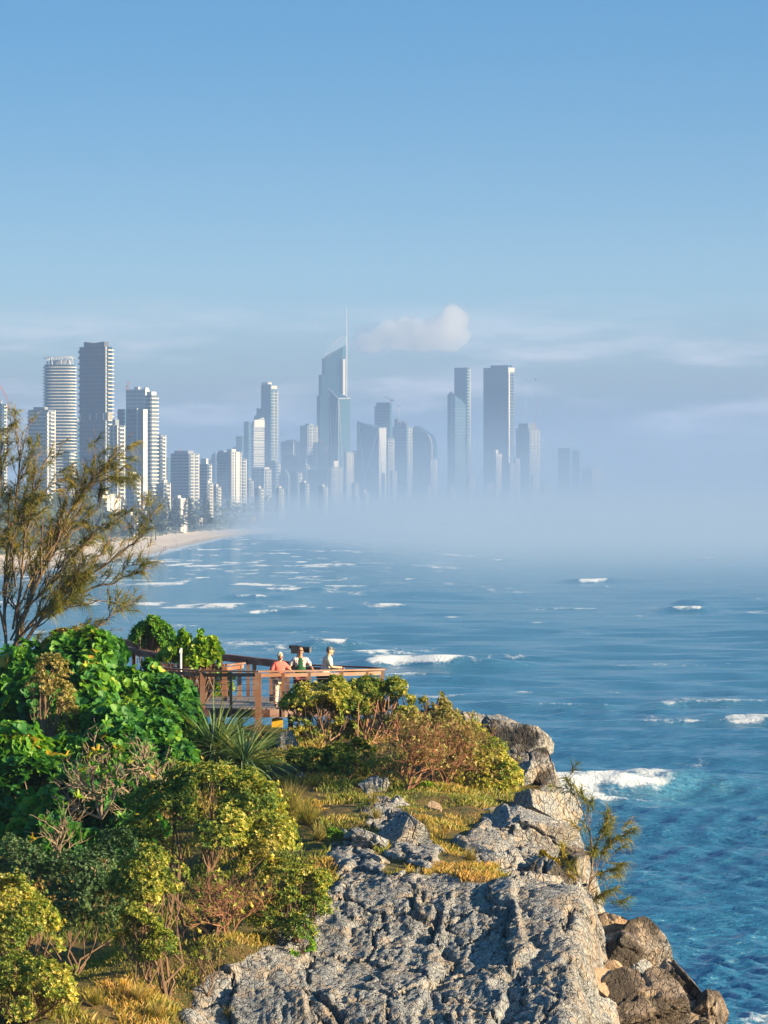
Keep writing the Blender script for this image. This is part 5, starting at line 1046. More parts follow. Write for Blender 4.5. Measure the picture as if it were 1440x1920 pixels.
def shrub(label, lob, d, base, mat=banksia, n=900, nleaf=8, ln=.10, wd=.42, tilt=58, seed=0, trunk=.07, bmat=bark, dep=1.0, inner=.7, gap=.35, gs=1.6, name='coastal_shrub', cat='shrub', group='shrubs on the headland', ntip=90, low=-.45, tb=0.0, ts=1.0, jit=.35, up=.45, sag=.08):
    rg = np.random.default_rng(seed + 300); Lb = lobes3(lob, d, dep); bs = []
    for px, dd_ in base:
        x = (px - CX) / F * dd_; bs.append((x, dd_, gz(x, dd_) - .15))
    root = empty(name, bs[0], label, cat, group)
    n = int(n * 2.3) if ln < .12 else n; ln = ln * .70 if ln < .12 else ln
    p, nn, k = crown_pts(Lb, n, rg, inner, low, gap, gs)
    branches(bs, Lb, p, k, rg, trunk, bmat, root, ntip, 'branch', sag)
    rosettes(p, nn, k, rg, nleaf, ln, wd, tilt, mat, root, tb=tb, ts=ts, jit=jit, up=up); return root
# ---- broad-leaved mass on the left
MK = dict(mat=broad, nleaf=6, ln=.215, wd=.92, tilt=72, inner=.62, gap=.34, gs=1.1, jit=.5, up=.55, ts=.85, trunk=.06, bmat=barkg, name='broad_leaved_shrub', group='broad leaved shrubs on the left slope', ntip=60)
shrub('broad leaved shrub with glossy round leaves cascading down beside the boardwalk', [(180, 1228, 46), (250, 1285, 52, -1), (310, 1318, 52, -2), (338, 1352, 42, -2.5), (240, 1320, 60, -2), (290, 1370, 55, -3), (350, 1395, 32, -3), (205, 1272, 50, -1)], 150, [(260, 150), (200, 150)], n=6000, seed=1, **MK)
shrub('tall broad leaved shrub at the foot of the she-oak trunk', [(60, 1262, 58), (125, 1245, 48), (150, 1300, 60, -1), (80, 1330, 60, -1.5), (20, 1330, 55, -1), (175, 1225, 38), (175, 1355, 55, -2), (110, 1385, 50, -2.5)], 146, [(90, 146), (150, 145)], n=6000, seed=2, **MK)
shrub('shadowed broad leaved shrub at the left edge below the tall one', [(20, 1420, 60), (60, 1480, 60, -1), (10, 1510, 60, -1), (90, 1530, 48, -2), (40, 1570, 48, -2)], 138, [(40, 137)], n=3700, seed=3, **MK)
shrub('low broad leaved shrub with large lit leaves around the dead branches', [(225, 1415, 55), (265, 1440, 50), (180, 1440, 50), (290, 1400, 45, 1), (210, 1370, 50, 1), (130, 1430, 46), (330, 1430, 36)], 140, [(235, 139.5)], n=3600, seed=4, **MK)
shrub('bright small-leaved shrub growing through the middle of the broad leaves', [(205, 1345, 34), (235, 1340, 28), (180, 1375, 30), (250, 1365, 26)], 142.6, [(215, 142)], mat=shiny, n=420, nleaf=8, ln=.12, wd=.5, seed=5, group=None, gap=.3)
shrub('straggly olive bush at the foot of the she-oak, full of dry twigs', [(95, 1255, 30), (110, 1300, 28), (125, 1330, 22), (75, 1290, 26)], 141.8, [(100, 142)], mat=olive, n=330, nleaf=7, ln=.11, seed=6, group=None, gap=.4, ntip=30)
shrub('yellow flowering bush at the top edge of the broad leaves', [(118, 1200, 22), (150, 1196, 24), (95, 1212, 16), (172, 1204, 14)], 150.5, [(130, 150)], mat=yellowf, n=520, nleaf=7, ln=.10, seed=7, group=None, gap=.25, name='flowering_bush', cat='bush')
# ---- beside the deck
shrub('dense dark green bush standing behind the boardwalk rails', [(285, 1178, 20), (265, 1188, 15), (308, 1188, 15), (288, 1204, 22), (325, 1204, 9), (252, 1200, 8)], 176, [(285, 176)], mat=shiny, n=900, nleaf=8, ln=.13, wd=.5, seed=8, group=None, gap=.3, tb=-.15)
shrub('bright round-leaved bush in front of the boardwalk rails', [(332, 1226, 15), (350, 1206, 13), (376, 1214, 16), (398, 1222, 12), (365, 1236, 22), (314, 1236, 14), (395, 1238, 13), (345, 1191, 6), (372, 1194, 7), (395, 1206, 8)], 161.5, [(365, 161.5)], mat=shiny, n=520, nleaf=7, ln=.17, wd=.85, tilt=50, seed=9, group=None, gap=.35, tb=.15, gs=2)
shrub('leafy bush seen through the bench slats under the deck rail', [(410, 1285, 24), (395, 1300, 20), (425, 1295, 14)], 166.5, [(410, 166)], mat=shiny, n=300, nleaf=6, ln=.2, wd=.6, seed=10, group=None, gap=.3)
# ---- the big umbrella shrub and its neighbours
BK = dict(n=2600, nleaf=8, ln=.092, wd=.40)
shrub('biggest rounded shrub in the lower left, an umbrella of olive leaves over bare stems', [(395, 1500, 70), (330, 1545, 66), (465, 1520, 68), (505, 1580, 55, -.3), (400, 1570, 70, -.8), (290, 1510, 52, .6), (450, 1480, 45, .8), (350, 1475, 45, .6), (270, 1575, 50), (480, 1630, 40, -.5)], 127, [(405, 125.6), (355, 126)], n=6400, nleaf=8, ln=.095, wd=.40, seed=11, low=-.25, gap=.36, ntip=70, trunk=.06)
shrub('small round olive shrub standing before the big umbrella shrub', [(275, 1630, 46), (240, 1655, 36), (312, 1655, 34), (270, 1670, 36, -.4), (330, 1640, 22)], 122.5, [(315, 121.8)], n=1500, nleaf=8, ln=.095, seed=12, trunk=.05, low=-.7, ntip=40)
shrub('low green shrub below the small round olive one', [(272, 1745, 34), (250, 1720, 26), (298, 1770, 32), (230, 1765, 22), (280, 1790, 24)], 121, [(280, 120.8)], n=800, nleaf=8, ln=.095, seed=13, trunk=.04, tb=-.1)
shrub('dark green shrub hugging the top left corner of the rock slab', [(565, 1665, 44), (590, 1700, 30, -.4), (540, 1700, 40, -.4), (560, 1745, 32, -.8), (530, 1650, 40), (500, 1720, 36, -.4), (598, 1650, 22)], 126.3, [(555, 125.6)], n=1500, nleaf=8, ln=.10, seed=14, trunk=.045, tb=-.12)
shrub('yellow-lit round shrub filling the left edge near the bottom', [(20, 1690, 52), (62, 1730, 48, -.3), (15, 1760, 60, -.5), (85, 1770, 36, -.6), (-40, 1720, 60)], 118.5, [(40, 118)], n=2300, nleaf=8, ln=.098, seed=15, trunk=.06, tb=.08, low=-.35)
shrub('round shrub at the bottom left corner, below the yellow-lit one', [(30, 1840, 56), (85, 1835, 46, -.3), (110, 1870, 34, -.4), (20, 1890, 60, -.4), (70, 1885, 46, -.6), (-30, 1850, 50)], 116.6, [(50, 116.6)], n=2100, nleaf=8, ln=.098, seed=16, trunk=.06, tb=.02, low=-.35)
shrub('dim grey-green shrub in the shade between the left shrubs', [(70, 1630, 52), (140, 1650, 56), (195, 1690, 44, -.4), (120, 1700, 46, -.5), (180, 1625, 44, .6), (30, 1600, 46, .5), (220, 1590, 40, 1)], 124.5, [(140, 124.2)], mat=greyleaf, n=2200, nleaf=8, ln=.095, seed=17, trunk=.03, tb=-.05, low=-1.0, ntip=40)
shrub('small sparse green sprig bush right of the bare stems', [(395, 1775, 18), (375, 1790, 16), (412, 1768, 14)], 122.6, [(390, 122.4)], n=150, nleaf=8, ln=.09, seed=18, trunk=.02, group=None)
shrub('little bright green tuft bush on the slab edge', [(545, 1790, 16), (570, 1775, 18), (530, 1800, 12)], 124.8, [(550, 124.8)], mat=shiny, n=110, nleaf=7, ln=.11, seed=19, trunk=.02, group=None)
# ---- in front of the deck, right
shrub('olive shrub in front of the deck rail, its top hiding the legs of the people', [(580, 1312, 34), (625, 1298, 30), (560, 1345, 36, -.4), (610, 1340, 40, -.6), (650, 1325, 32), (590, 1385, 38, -.8), (640, 1375, 32, -.6), (548, 1325, 22)], 152.5, [(615, 150.5), (580, 151)], n=2500, nleaf=8, ln=.115, seed=20, trunk=.05, low=-.35, gap=.4, ntip=90)
shrub('shrub with open twiggy crown right of the one hiding the deck people', [(690, 1300, 32), (738, 1304, 32), (720, 1332, 40, -.5), (670, 1335, 34, -.4), (770, 1318, 28, -.3), (755, 1345, 34, -.8), (660, 1300, 26)], 153, [(680, 150.5), (700, 151)], n=2000, nleaf=8, ln=.112, seed=21, trunk=.07, low=-.2, gap=.44, tb=-.02, ntip=120, bmat=barkr)
shrub('brownish shrub with a leaning twig tip between deck shrubs and bare twigs', [(800, 1330, 34), (775, 1350, 34, -.4), (825, 1330, 20), (822, 1305, 9), (840, 1360, 30, -.4)], 152.5, [(790, 150.5)], mat=olive, n=750, nleaf=8, ln=.11, seed=22, trunk=.05, gap=.46, ntip=120, bmat=barkr)
shrub('small olive shrub low on the grass under the deck shrubs', [(640, 1425, 34), (672, 1412, 28), (615, 1450, 28), (660, 1448, 30, -.3), (590, 1430, 28), (560, 1425, 24)], 146.4, [(648, 146.0)], n=1150, nleaf=8, ln=.11, seed=23, trunk=.04, ntip=80)
shrub('yellow-green shrub at the edge of the cliff beside the dark end boulder', [(872, 1390, 40), (905, 1420, 44, -.4), (938, 1458, 40, -.8), (890, 1460, 36, -1), (925, 1492, 30, -1.4), (950, 1485, 24, -1.2), (865, 1430, 32, -.6)], 147, [(900, 145.6), (930, 145)], n=1900, nleaf=8, ln=.11, seed=24, trunk=.05, tb=.06, low=-.4, ntip=120)
shrub('tiny yellow succulent bush on the cliff edge rocks', [(1025, 1615, 10), (1040, 1620, 9), (1018, 1603, 7)], 134.3, [(1030, 134.2)], mat=yellowf, n=90, nleaf=6, ln=.08, wd=.7, seed=25, trunk=.01, group=None, tb=-.1)
shrub('bright green herb clump in the sunny grass below the bare twigs', [(800, 1482, 15), (820, 1490, 12), (782, 1490, 12)], 144, [(800, 144)], mat=shiny, n=170, nleaf=7, ln=.11, seed=26, trunk=.01, group=None, tb=.25)
shrub('bright green herb clump by the spiky tussock', [(640, 1575, 15), (655, 1588, 12), (625, 1565, 11)], 134.6, [(640, 134.6)], mat=shiny, n=150, nleaf=7, ln=.10, seed=27, trunk=.01, group=None, tb=.0)
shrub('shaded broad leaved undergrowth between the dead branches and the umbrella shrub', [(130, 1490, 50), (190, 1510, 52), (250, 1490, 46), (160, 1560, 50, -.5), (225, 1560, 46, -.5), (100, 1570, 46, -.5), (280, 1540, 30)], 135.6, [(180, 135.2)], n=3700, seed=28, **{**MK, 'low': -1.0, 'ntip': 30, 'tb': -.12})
# ---- bare twigs
def twigs(mb, p, d, L_, r_, depth, rg, spread=.55, upb=.15, nch=(2, 4), jit=.16):
    k = 4; pts = [p]; dd_ = d
    for _ in range(k): dd_ = nz(dd_ + rg.normal(size=3) * jit + (0, 0, upb * .25)); pts.append(pts[-1] + dd_ * L_ / k)
    mb.tube(pts, np.linspace(r_, r_ * .6, k + 1), 5 if r_ > .02 else 3, cap=False)
    if depth <= 0: return [(pts[-1], dd_)]
    out = []
    for _ in range(rg.integers(*nch) + (1 if depth > 2 else 0)):
        a = pts[rg.integers(2, k + 1)]; nd = nz(dd_ + rg.normal(size=3) * spread + (0, 0, upb)); out += twigs(mb, a, nd, L_ * rg.uniform(.6, .85), r_ * .62, depth - 1, rg, spread, upb, nch, jit)
    return out
def bare(label, px, d, starts, depth, seed, mat=barkr, leaves=None, group=None, py=None):
    rg = np.random.default_rng(seed); x = (px - CX) / F * d; b0 = np.array([x, d, gz(x, d) - .1]) if py is None else P(px, py, d); root = empty('bare_shrub', b0, label, 'shrub', group); mb = MB(); tips = []
    for dv, L_, r_ in starts: tips += twigs(mb, b0, nz(np.array(dv, float)), L_, r_, depth, rg)
    mb.build('branch', mat, root)
    if leaves and tips:
        p = np.array([t[0] for t in tips]); dv = np.array([t[1] for t in tips]); kp = rg.random(len(p)) < leaves[1]; rosettes(p[kp], dv[kp], None, rg, 6, leaves[2], .42, 55, leaves[0], root)
bare('bare reddish twig shrub with a crooked trunk, mostly leafless', 765, 143.8, [((.5, .1, 1), .95, .05), ((1.0, .3, .8), .95, .035), ((.2, .4, 1), .9, .035), ((1.2, .2, .6), 1.0, .03), ((.0, .2, 1), .8, .03), ((-.5, .3, 1), .8, .03)], 5, 41, barkr, (olive, .22, .09))
bare('bare twig thicket right of the crooked trunk, before the yellow-green shrub', 835, 145.4, [((.2, .1, 1), .9, .03), ((.7, .1, .9), .85, .03), ((-.3, .1, 1), .9, .03), ((1, .2, .6), .8, .03), ((-.7, .3, .8), .8, .03)], 5, 42, barkr, (olive, .30, .09))
bare('bare forked stems under the umbrella shrub', 425, 125.1, [((.1, -.3, 1), .75, .035), ((-.3, -.2, 1), .7, .03), ((.5, -.2, 1), .65, .03), ((.2, 0, 1), .7, .03)], 5, 43, barkr, (banksia, .08, .09))
bare('dead sun-bleached branches poking out of the broad leaves', 190, 133.6, [((-.7, -.1, 1), .95, .05), ((-.2, -.2, 1), .9, .045), ((-1.1, 0, .6), .9, .04), ((.4, -.1, .8), .8, .04)], 4, 44, barkg, (broad, .06, .22), py=1535)
bare('dry forked stems between the broad leaves and the umbrella shrub', 300, 133.0, [((-.5, -.1, .8), .8, .04), ((.2, -.1, 1), .7, .035), ((-1, 0, .4), .8, .03), ((.5, 0, .8), .6, .03)], 4, 45, barkg, (broad, .05, .2), py=1510)
bare('thin dry stems hanging in the shade left of the umbrella shrub', 105, 131.0, [((.1, -.1, 1), .9, .03), ((-.2, -.1, 1), .9, .03), ((.3, 0, 1), .8, .025)], 3, 46, barkg, (broad, .12, .2), py=1640)
# ---- strap leaves: pandanus and tussocks
def straps(root, name, c, n, L_, W_, mat, rg, el=(10, 85), bend=1.0, k=6, tb=0.0, fold=.3):
    az = rg.uniform(0, 2 * math.pi, n); e = np.radians(rg.uniform(el[0], el[1], n)); ln = L_ * rg.uniform(.6, 1.15, n)
    V = np.zeros((n, k + 1, 3, 3)); p = np.asarray(c, float)[None] + np.stack([np.cos(az), np.sin(az), 0 * az], 1) * rg.uniform(0, .05 * L_ + .02, (n, 1)); ang = e.copy()
    for i in range(k + 1):
        t = i / k; rad = np.stack([np.cos(az), np.sin(az)], 1); s_ = np.stack([-np.sin(az), np.cos(az), 0 * az], 1); up_ = np.stack([-np.sin(ang) * rad[:, 0], -np.sin(ang) * rad[:, 1], np.cos(ang)], 1)
        w = W_ * (1 - t) ** .7 * min(1, .55 + t * 3) * rg.uniform(.9, 1.1, (n, 1))
        V[:, i, 0] = p + s_ * w / 2 + up_ * w * fold; V[:, i, 1] = p; V[:, i, 2] = p - s_ * w / 2 + up_ * w * fold
        dr = np.stack([np.cos(ang) * rad[:, 0], np.cos(ang) * rad[:, 1], np.sin(ang)], 1); p = p + dr * (ln / k)[:, None]; ang = ang - bend * (.12 + .9 * t * t) * rg.uniform(.5, 1.3, n) * (1.2 - np.sin(np.clip(e, 0, 1.5)) * .5) / k * 3.0
    b = (np.arange(n) * (k + 1) * 3)[:, None, None] + (np.arange(k) * 3)[None, :, None]
    Fq = np.concatenate([b + np.array([0, 1, 4, 3]), b + np.array([1, 2, 5, 4])], 2).reshape(-1, 4); tt = np.repeat(np.clip(tb + rg.normal(.5, .22, n), 0, 1), k * 2)
    return link(name, mesh_np(name, V.reshape(-1, 3), Fq, mat, attrs={'tint': ('FACE', tt)}), root)
pand = leafmat('pandanus_leaf', [(0, (0.069, 0.143, 0.063)), (.5, (0.161, 0.242, 0.095)), (.85, (0.345, 0.374, 0.147)), (1, (0.529, 0.462, 0.231))], .4, .25)
drygrass = leafmat('dry_tussock', [(0, (0.115, 0.138, 0.023)), (.4, (0.253, 0.213, 0.052)), (.8, (0.414, 0.310, 0.103)), (1, (0.529, 0.414, 0.196))], .6, .35)
greengrass = leafmat('green_grass', [(0, (.06, .11, .02)), (.35, (.15, .19, .025)), (.6, (.32, .26, .06)), (1, (.50, .27, .085))], .6, .4)
for i, (px, py, d, n, L_, lab) in enumerate([(404, 1408, 146.5, 200, 2.0, 'large pandanus with long arching strap leaves in front of the deck'), (458, 1430, 145.4, 170, 1.8, 'smaller pandanus head leaning out right of the large one')]):
    rg = np.random.default_rng(60 + i); c = P(px, py, d); root = empty('pandanus', (c[0], c[1], gz(c[0], c[1])), lab, 'plant', 'pandanus plants')
    mb = MB(); mb.tube([(c[0], c[1], gz(c[0], c[1]) - .2), c - (0, 0, .3), c], [.13, .11, .08], 8); mb.build('trunk', barkg, root)
    straps(root, 'leaves', c, n, L_, (.10), pand, rg, (-35, 66), 1.0, 9, 0.0)
for i, (px, d, n, L_, W_, m_, el, lab) in enumerate([(600, 135.6, 150, .62, .018, drygrass, (8, 80), 'spiky straw coloured tussock right of the long grass mound'), (545, 139.0, 420, .95, .014, drygrass, (30, 88), 'long windswept grass mound on the slope edge below the deck'), (575, 137.2, 320, .8, .014, greengrass, (30, 88), 'lower half of the long grass slope above the spiky tussock'), (292, 118.2, 170, .55, .018, drygrass, (5, 75), 'pale spiky tussock at the bottom edge left of the rock slab'), (258, 118.9, 160, .5, .016, drygrass, (10, 80), 'orange tinged tussock behind the pale spiky one'), (880, 133.6, 240, .42, .012, drygrass, (20, 85), 'rusty dry grass clump growing from a crack above the slab'), (608, 130.6, 90, .5, .018, greengrass, (10, 80), 'green spiky tussock at the upper left slab corner'), (700, 139.6, 60, .75, .012, drygrass, (40, 88), 'wispy dry grass stalks beside the steep layered rock'), (940, 139.2, 90, .3, .012, drygrass, (20, 85), 'small dry tuft on the path below the yellow-green shrub'), (590, 144.5, 120, .4, .014, greengrass, (20, 85), 'green grass tuft beside the shaded blue-grey rock'), (705, 137.5, 150, .4, .012, drygrass, (20, 85), 'dry grass fringe left of the steep layered rock'), (800, 136.3, 170, .4, .012, drygrass, (20, 85), 'dry grass fringe right of the steep layered rock'), (430, 121.8, 120, .35, .012, drygrass, (20, 85), 'dry reddish tuft on the rubble under the bare stems'), (180, 118, 220, .5, .012, greengrass, (25, 88), 'soft green grass clump at the bottom edge between shrub and tussock')]):
    rg = np.random.default_rng(80 + i); x = (px - CX) / F * d; root = empty('grass_tussock', (x, d, gz(x, d)), lab, 'grass tussock', 'grass tussocks on the slope')
    straps(root, 'blades', (x, d, gz(x, d) - .03), n, L_, W_, m_, rg, el, .8, 5, .12 if 'rusty' in lab or 'orange' in lab else 0.0)
for i, (px, py, d, n, L_, lab) in enumerate([(1235, 1790, 134.4, 160, .28, 'mossy orange turf on the shoulder of the lower right ridge'), (1262, 1868, 130.0, 160, .26, 'strip of moss and grass along the big brown block'), (1210, 1745, 134.8, 110, .24, 'tiny moss patch at the top of the lower right ridge'), (1240, 1838, 131.2, 140, .24, 'mossy green strip above the big brown block'), (1018, 1668, 132.8, 120, .3, 'orange dry tuft in a crack on the cliff edge')]):
    rg = np.random.default_rng(180 + i); c = P(px, py, d); root = empty('grass_tussock', c, lab, 'grass tussock', 'grass tussocks on the slope')
    for q in range(4): straps(root, 'blades', c + np.array([rg.uniform(-.35, .35), rg.uniform(-.3, .3), rg.uniform(-.2, .1)]), n // 3, L_, .016, greengrass, rg, (15, 85), .8, 4, .2)
# ---- grass cover
rg = np.random.default_rng(9); n_ = 230000
gx_ = rg.uniform(-12, 6, n_); gy_ = 115 + 44 * rg.random(n_); gz_ = hgt(gx_, gy_); p = np.stack([gx_, gy_, gz_], 1)
kp = (cover(p) < .5) & (gx_ < np.interp(gy_, ed_d, ed_x) - .1) & (fbm(p * np.array([.9, .9, 0]), 3, 19) > -.22); p = p[kp]; n_ = len(p)
tl = fbm(p * np.array([.7, .7, 0]), 3, 27); p[:, 2] += fbm(p * np.array([.8, .8, 0]), 4, 71) * .16 - .09
hh = (.05 + .15 * np.clip(tl + .4, 0, 1)) * rg.uniform(.6, 1.5, n_); a = rg.uniform(0, 6.28, n_); lean = nz(np.stack([np.cos(a), np.sin(a), 0 * a], 1)) * (hh * rg.uniform(.2, .9, n_))[:, None]
s_ = np.stack([-np.sin(a + 1), np.cos(a + 1), 0 * a], 1) * .008 * rg.uniform(.7, 1.6, (n_, 1)); up_ = np.array([0, 0, 1.0])
V = np.stack([p - s_, p + s_, p + s_ * .7 + lean * .4 + up_ * (hh * .65)[:, None], p + lean + up_ * hh[:, None]], 1)
gt = np.clip(.50 + .10 * sstep(-6, 3, p[:, 0]) + .55 * fbm(p * np.array([.5, .5, 0]) + 3, 3, 55) + rg.normal(size=n_) * .16, 0, 1)
tag(link('grass', mesh_np('grass', V.reshape(-1, 3), np.arange(n_ * 4).reshape(-1, 4), greengrass, attrs={'tint': ('FACE', gt)})), 'short green and dry orange grass on the headland slope', 'grass', kind='stuff')
# ---- she-oaks
needle = leafmat('sheoak_needles', [(0, (0.069, 0.083, 0.021)), (.45, (0.156, 0.162, 0.027)), (.8, (0.293, 0.235, 0.031)), (1, (0.411, 0.274, 0.031))], .55, .35)
def plume(tips, dirs, rg, n, L_, W_, mat, parent, name='needles', k=4, droop=1.0, hue=0.0):
    N = len(tips); M_ = N * n; p = np.repeat(tips, n, 0); d0 = nz(np.repeat(dirs, n, 0) + rg.normal(size=(M_, 3)) * .38); p = p - np.repeat(dirs, n, 0) * rg.uniform(0, L_ * .9, (M_, 1)); ln = L_ * rg.uniform(.55, 1.15, M_); V = np.zeros((M_, k + 1, 2, 3)); s_ = nz(np.cross(d0, rg.normal(size=(M_, 3))))
    for i in range(k + 1):
        w = W_ * (1 - .75 * i / k); V[:, i, 0] = p + s_ * w / 2; V[:, i, 1] = p - s_ * w / 2; p = p + d0 * (ln / k)[:, None]; d0 = nz(d0 + np.array([0, 0, -1.0]) * droop * .55 * rg.uniform(.5, 1.3, (M_, 1)))
    b = (np.arange(M_) * (k + 1) * 2)[:, None, None] + (np.arange(k) * 2)[None, :, None]; Fq = (b + np.array([0, 1, 3, 2])).reshape(-1, 4)
    tt = np.repeat(np.clip(np.repeat(rg.normal(.42 + hue, .25, N), n) + rg.normal(size=M_) * .1, 0, 1), k); return link(name, mesh_np(name, V.reshape(-1, 3), Fq, mat, attrs={'tint': ('FACE', tt)}), parent)
def grow(mb, pts, r0, r1, rg, lvl, tips, dens=1.0, spread=.6, ln=.5):
    pts = np.array(pts, float); k = len(pts); mb.tube(pts, np.linspace(r0, r1, k), 6 if r0 > .04 else (4 if r0 > .012 else 3), cap=False)
    seg = np.linalg.norm(np.diff(pts, axis=0), axis=1); Lt = seg.sum(); cum = np.r_[0, np.cumsum(seg)]
    tips.append((pts[-1], nz(pts[-1] - pts[-2])))
    if lvl <= 0: return
    m_ = max(2, int(dens * Lt / (.34 if lvl > 1 else .26)))
    for t in rg.uniform(.22, .98, m_):
        q = t * Lt; j = min(k - 2, np.searchsorted(cum, q) - 1); j = max(j, 0); a = pts[j] + (pts[j + 1] - pts[j]) * ((q - cum[j]) / max(seg[j], 1e-6)); d0 = nz(pts[j + 1] - pts[j]); d1 = nz(d0 + nz(rg.normal(size=3)) * spread + (0, 0, .18))
        l_ = ln * Lt * rg.uniform(.35, .9) * (1.05 - t * .6); l_ = min(l_, 1.7); rr = (r0 + (r1 - r0) * t) * .55; kk = 5; sp_ = [a]; dv = d1
        for i in range(kk): dv = nz(dv + rg.normal(size=3) * .13 + (0, 0, .10 if i < kk - 2 else -.18)); sp_.append(sp_[-1] + dv * l_ / kk)
        grow(mb, sp_, max(rr, .006), max(rr * .35, .004), rg, lvl - 1, tips, dens, spread, ln)
def sheoak(label, d, mains, seed, r0, nn, L_, W_, lvl=2, dens=1.0, ln=.45, group=None, keep=1.0, base=None, zig=.12):
    rg = np.random.default_rng(seed); b0 = P(*mains[0][0][:2], d); root = empty('she_oak', (b0[0], b0[1], gz(b0[0], b0[1])) if base is None else base, label, 'tree', group); mb = MB(); tips = []
    for ms in mains:
        dep = rg.uniform(-.6, .6); pts = [P(q[0], q[1], d + (q[2] if len(q) > 2 else dep * min(1, i / 3))) for i, q in enumerate(ms)]; pts = np.array(pts)
        t = np.linspace(0, 1, len(pts)); tf = np.linspace(0, 1, len(pts) * 3); fine = np.stack([np.interp(tf, t, pts[:, c]) for c in range(3)], 1); fine[1:-1] += rg.normal(size=(len(tf) - 2, 3)) * .025
        s0 = ms[0][3] if len(ms[0]) > 3 else r0; grow(mb, fine, s0, .010, rg, lvl, tips, dens, .6, ln)
    mb.build('trunk', sheo_bark, root); tp = np.array([t[0] for t in tips]); dv = np.array([t[1] for t in tips]); kp = rg.random(len(tp)) < keep
    plume(tp[kp], dv[kp], rg, nn, L_, W_, needle, root); return root
sheo_bark = barkmat('sheoak_bark', (.10, .065, .045), (.27, .19, .13))
T0 = (14, 1330, 0, .16)
mains = [
 [(14, 1340, 0, .10), (18, 1270, 0), (30, 1190, 0), (60, 1120, .2), (95, 1040, .4), (130, 960, .4), (165, 905, .2), (205, 870, 0)],
 [(22, 1275, 0, .06), (75, 1225, -.3), (140, 1195, -.5), (175, 1178, -.6), (215, 1150, -.6), (250, 1128, -.6)],
 [(20, 1260, 0, .06), (52, 1195, .2), (100, 1130, .4), (160, 1085, .5), (215, 1045, .4), (262, 1008, .3), (285, 962, .2)] ,
 [(26, 1210, 0, .05), (80, 1145, -.3), (150, 1110, -.6), (215, 1092, -.7), (262, 1070, -.8), (296, 1058, -.8)],
 [(14, 1260, 0, .055), (8, 1150, .3), (12, 1040, .5), (30, 940, .5), (38, 860, .3), (34, 825, .2), (30, 800, .2)],
 [(24, 1180, 0, .04), (40, 1080, -.4), (52, 985, -.6), (62, 900, -.6), (92, 855, -.5), (100, 835, -.5)],
 [(30, 1150, 0, .035), (75, 1060, .3), (125, 985, .5), (160, 925, .6), (190, 895, .6), (238, 905, .6)],
 [(20, 1200, 0, .04), (60, 1130, .8), (130, 1050, 1), (185, 990, 1), (235, 965, 1), (258, 945, 1)],
 [(26, 1200, 0, .035), (70, 1165, -.9), (130, 1140, -1.1), (190, 1125, -1.2), (225, 1130, -1.2)],
 [(10, 1190, 0, .045), (-20, 1080, .2), (-10, 980, .2), (0, 900, .2), (4, 850, .2), (0, 815, .1)],
 [(30, 1100, 0, .03), (20, 1010, -.6), (70, 940, -.8), (100, 905, -.8), (128, 890, -.8)],
 [(40, 1080, .5, .028), (100, 1010, .8), (145, 985, .9), (180, 955, 1), (200, 915, 1)],
 [(0, 1140, 0, .04), (-40, 1040, .4), (-50, 940, .5), (-30, 860, .6), (-20, 800, .6)],
 [(60, 1180, -.2, .03), (110, 1120, -.8), (165, 1060, -1), (215, 1010, -1), (240, 985, -1)],
]
x = (14 - CX) / F * 146.9
sheoak('large wind-bent she-oak with drooping needle plumes at the left edge', 146.9, mains, 70, .062, 22, .44, .015, 2, 1.9, .42, base=(x, 146.9, gz(x, 146.9)), keep=.28)
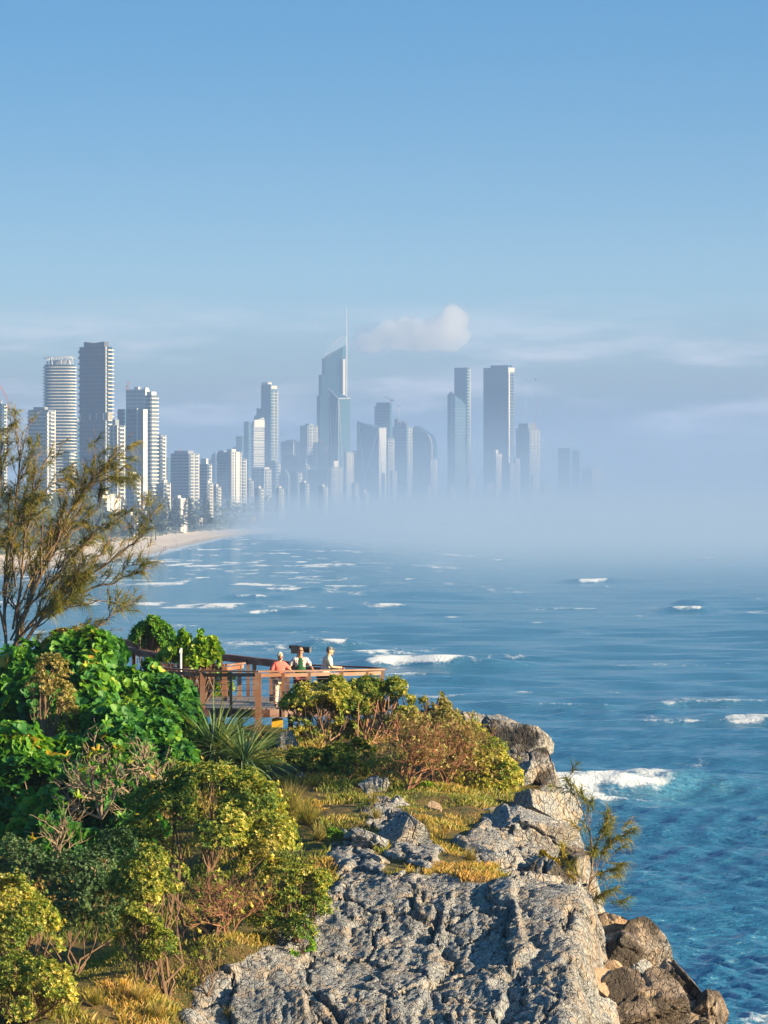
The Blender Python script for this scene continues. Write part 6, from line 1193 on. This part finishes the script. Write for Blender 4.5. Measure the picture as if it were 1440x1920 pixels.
sap = [[(1085, 1745, 0, .035), (1098, 1690, 0), (1108, 1640, 0), (1110, 1590, 0), (1100, 1540, 0), (1082, 1500, 0), (1062, 1462, 0)],
 [(1105, 1655, 0, .02), (1120, 1615, .1), (1140, 1590, .1), (1160, 1572, .1), (1188, 1558, .1)], [(1108, 1620, 0, .015), (1125, 1570, -.1), (1138, 1540, -.1), (1142, 1522, -.1)], [(1094, 1710, 0, .018), (1120, 1690, 0), (1150, 1675, 0), (1168, 1690, 0)],
 [(1106, 1660, 0, .014), (1130, 1640, .2), (1150, 1625, .2), (1166, 1622, .2)], [(1098, 1690, 0, .014), (1080, 1650, -.2), (1065, 1615, -.2), (1055, 1590, -.2)], [(1090, 1720, 0, .014), (1060, 1700, -.2), (1050, 1690, -.2)]]
b0 = P(1085, 1745, 134.6)
sheoak('slender she-oak sapling leaning out over the sea from the rocks', 134.6, sap, 72, .03, 40, .42, .019, 1, 1.2, .5, base=b0, keep=1)
# ---- birds
birdm = simple('dark_feathers', (.05, .05, .06), .7)
for i, (px, py, d, lab) in enumerate([(800, 312, 2400, 'tiny seabird alone in the blue above the city'), (982, 500, 2400, 'tiny seabird above the massive dark tower'), (1004, 712, 2200, 'tiny seabird between the massive tower and the crane tips'), (290, 518, 2600, 'tiny seabird high above the left towers'), (470, 475, 2800, 'tiny seabird left of the spire, in clear sky'), (1260, 373, 2600, 'tiny seabird farthest right in the sky'), (742, 606, 2600, 'tiny seabird in front of the cumulus cloud'), (1302, 744, 2600, 'tiny seabird over the pinkish cloud bank')]):
    mb = MB(); mb.ball((0, 0, 0), (.10, .28, .09), 8, 6)
    for s_ in (-1, 1): mb.add([(s_ * .06, .1, .03), (s_ * .06, -.12, .03), (s_ * .5, -.06, .24), (s_ * .5, .12, .25), (s_ * .95, -.14, .12), (s_ * .06, 0, .07), (s_ * .5, .02, .27)], [(0, 1, 2, 3), (3, 2, 4), (0, 3, 6, 5), (5, 6, 2, 1)])
    mb.add([(-.05, -.25, 0), (.05, -.25, 0), (.09, -.42, .01), (-.09, -.42, .01), (0, -.3, .04)], [(0, 1, 2, 3), (0, 3, 4), (1, 4, 2)])
    o = mb.build('seabird', birdm); o.location = P(px, py, d); o.rotation_euler = (R(10 * (i % 3)), R(12 * ((i % 4) - 1)), R(50 * i)); tag(o, lab, 'bird', 'seabirds over the bay')
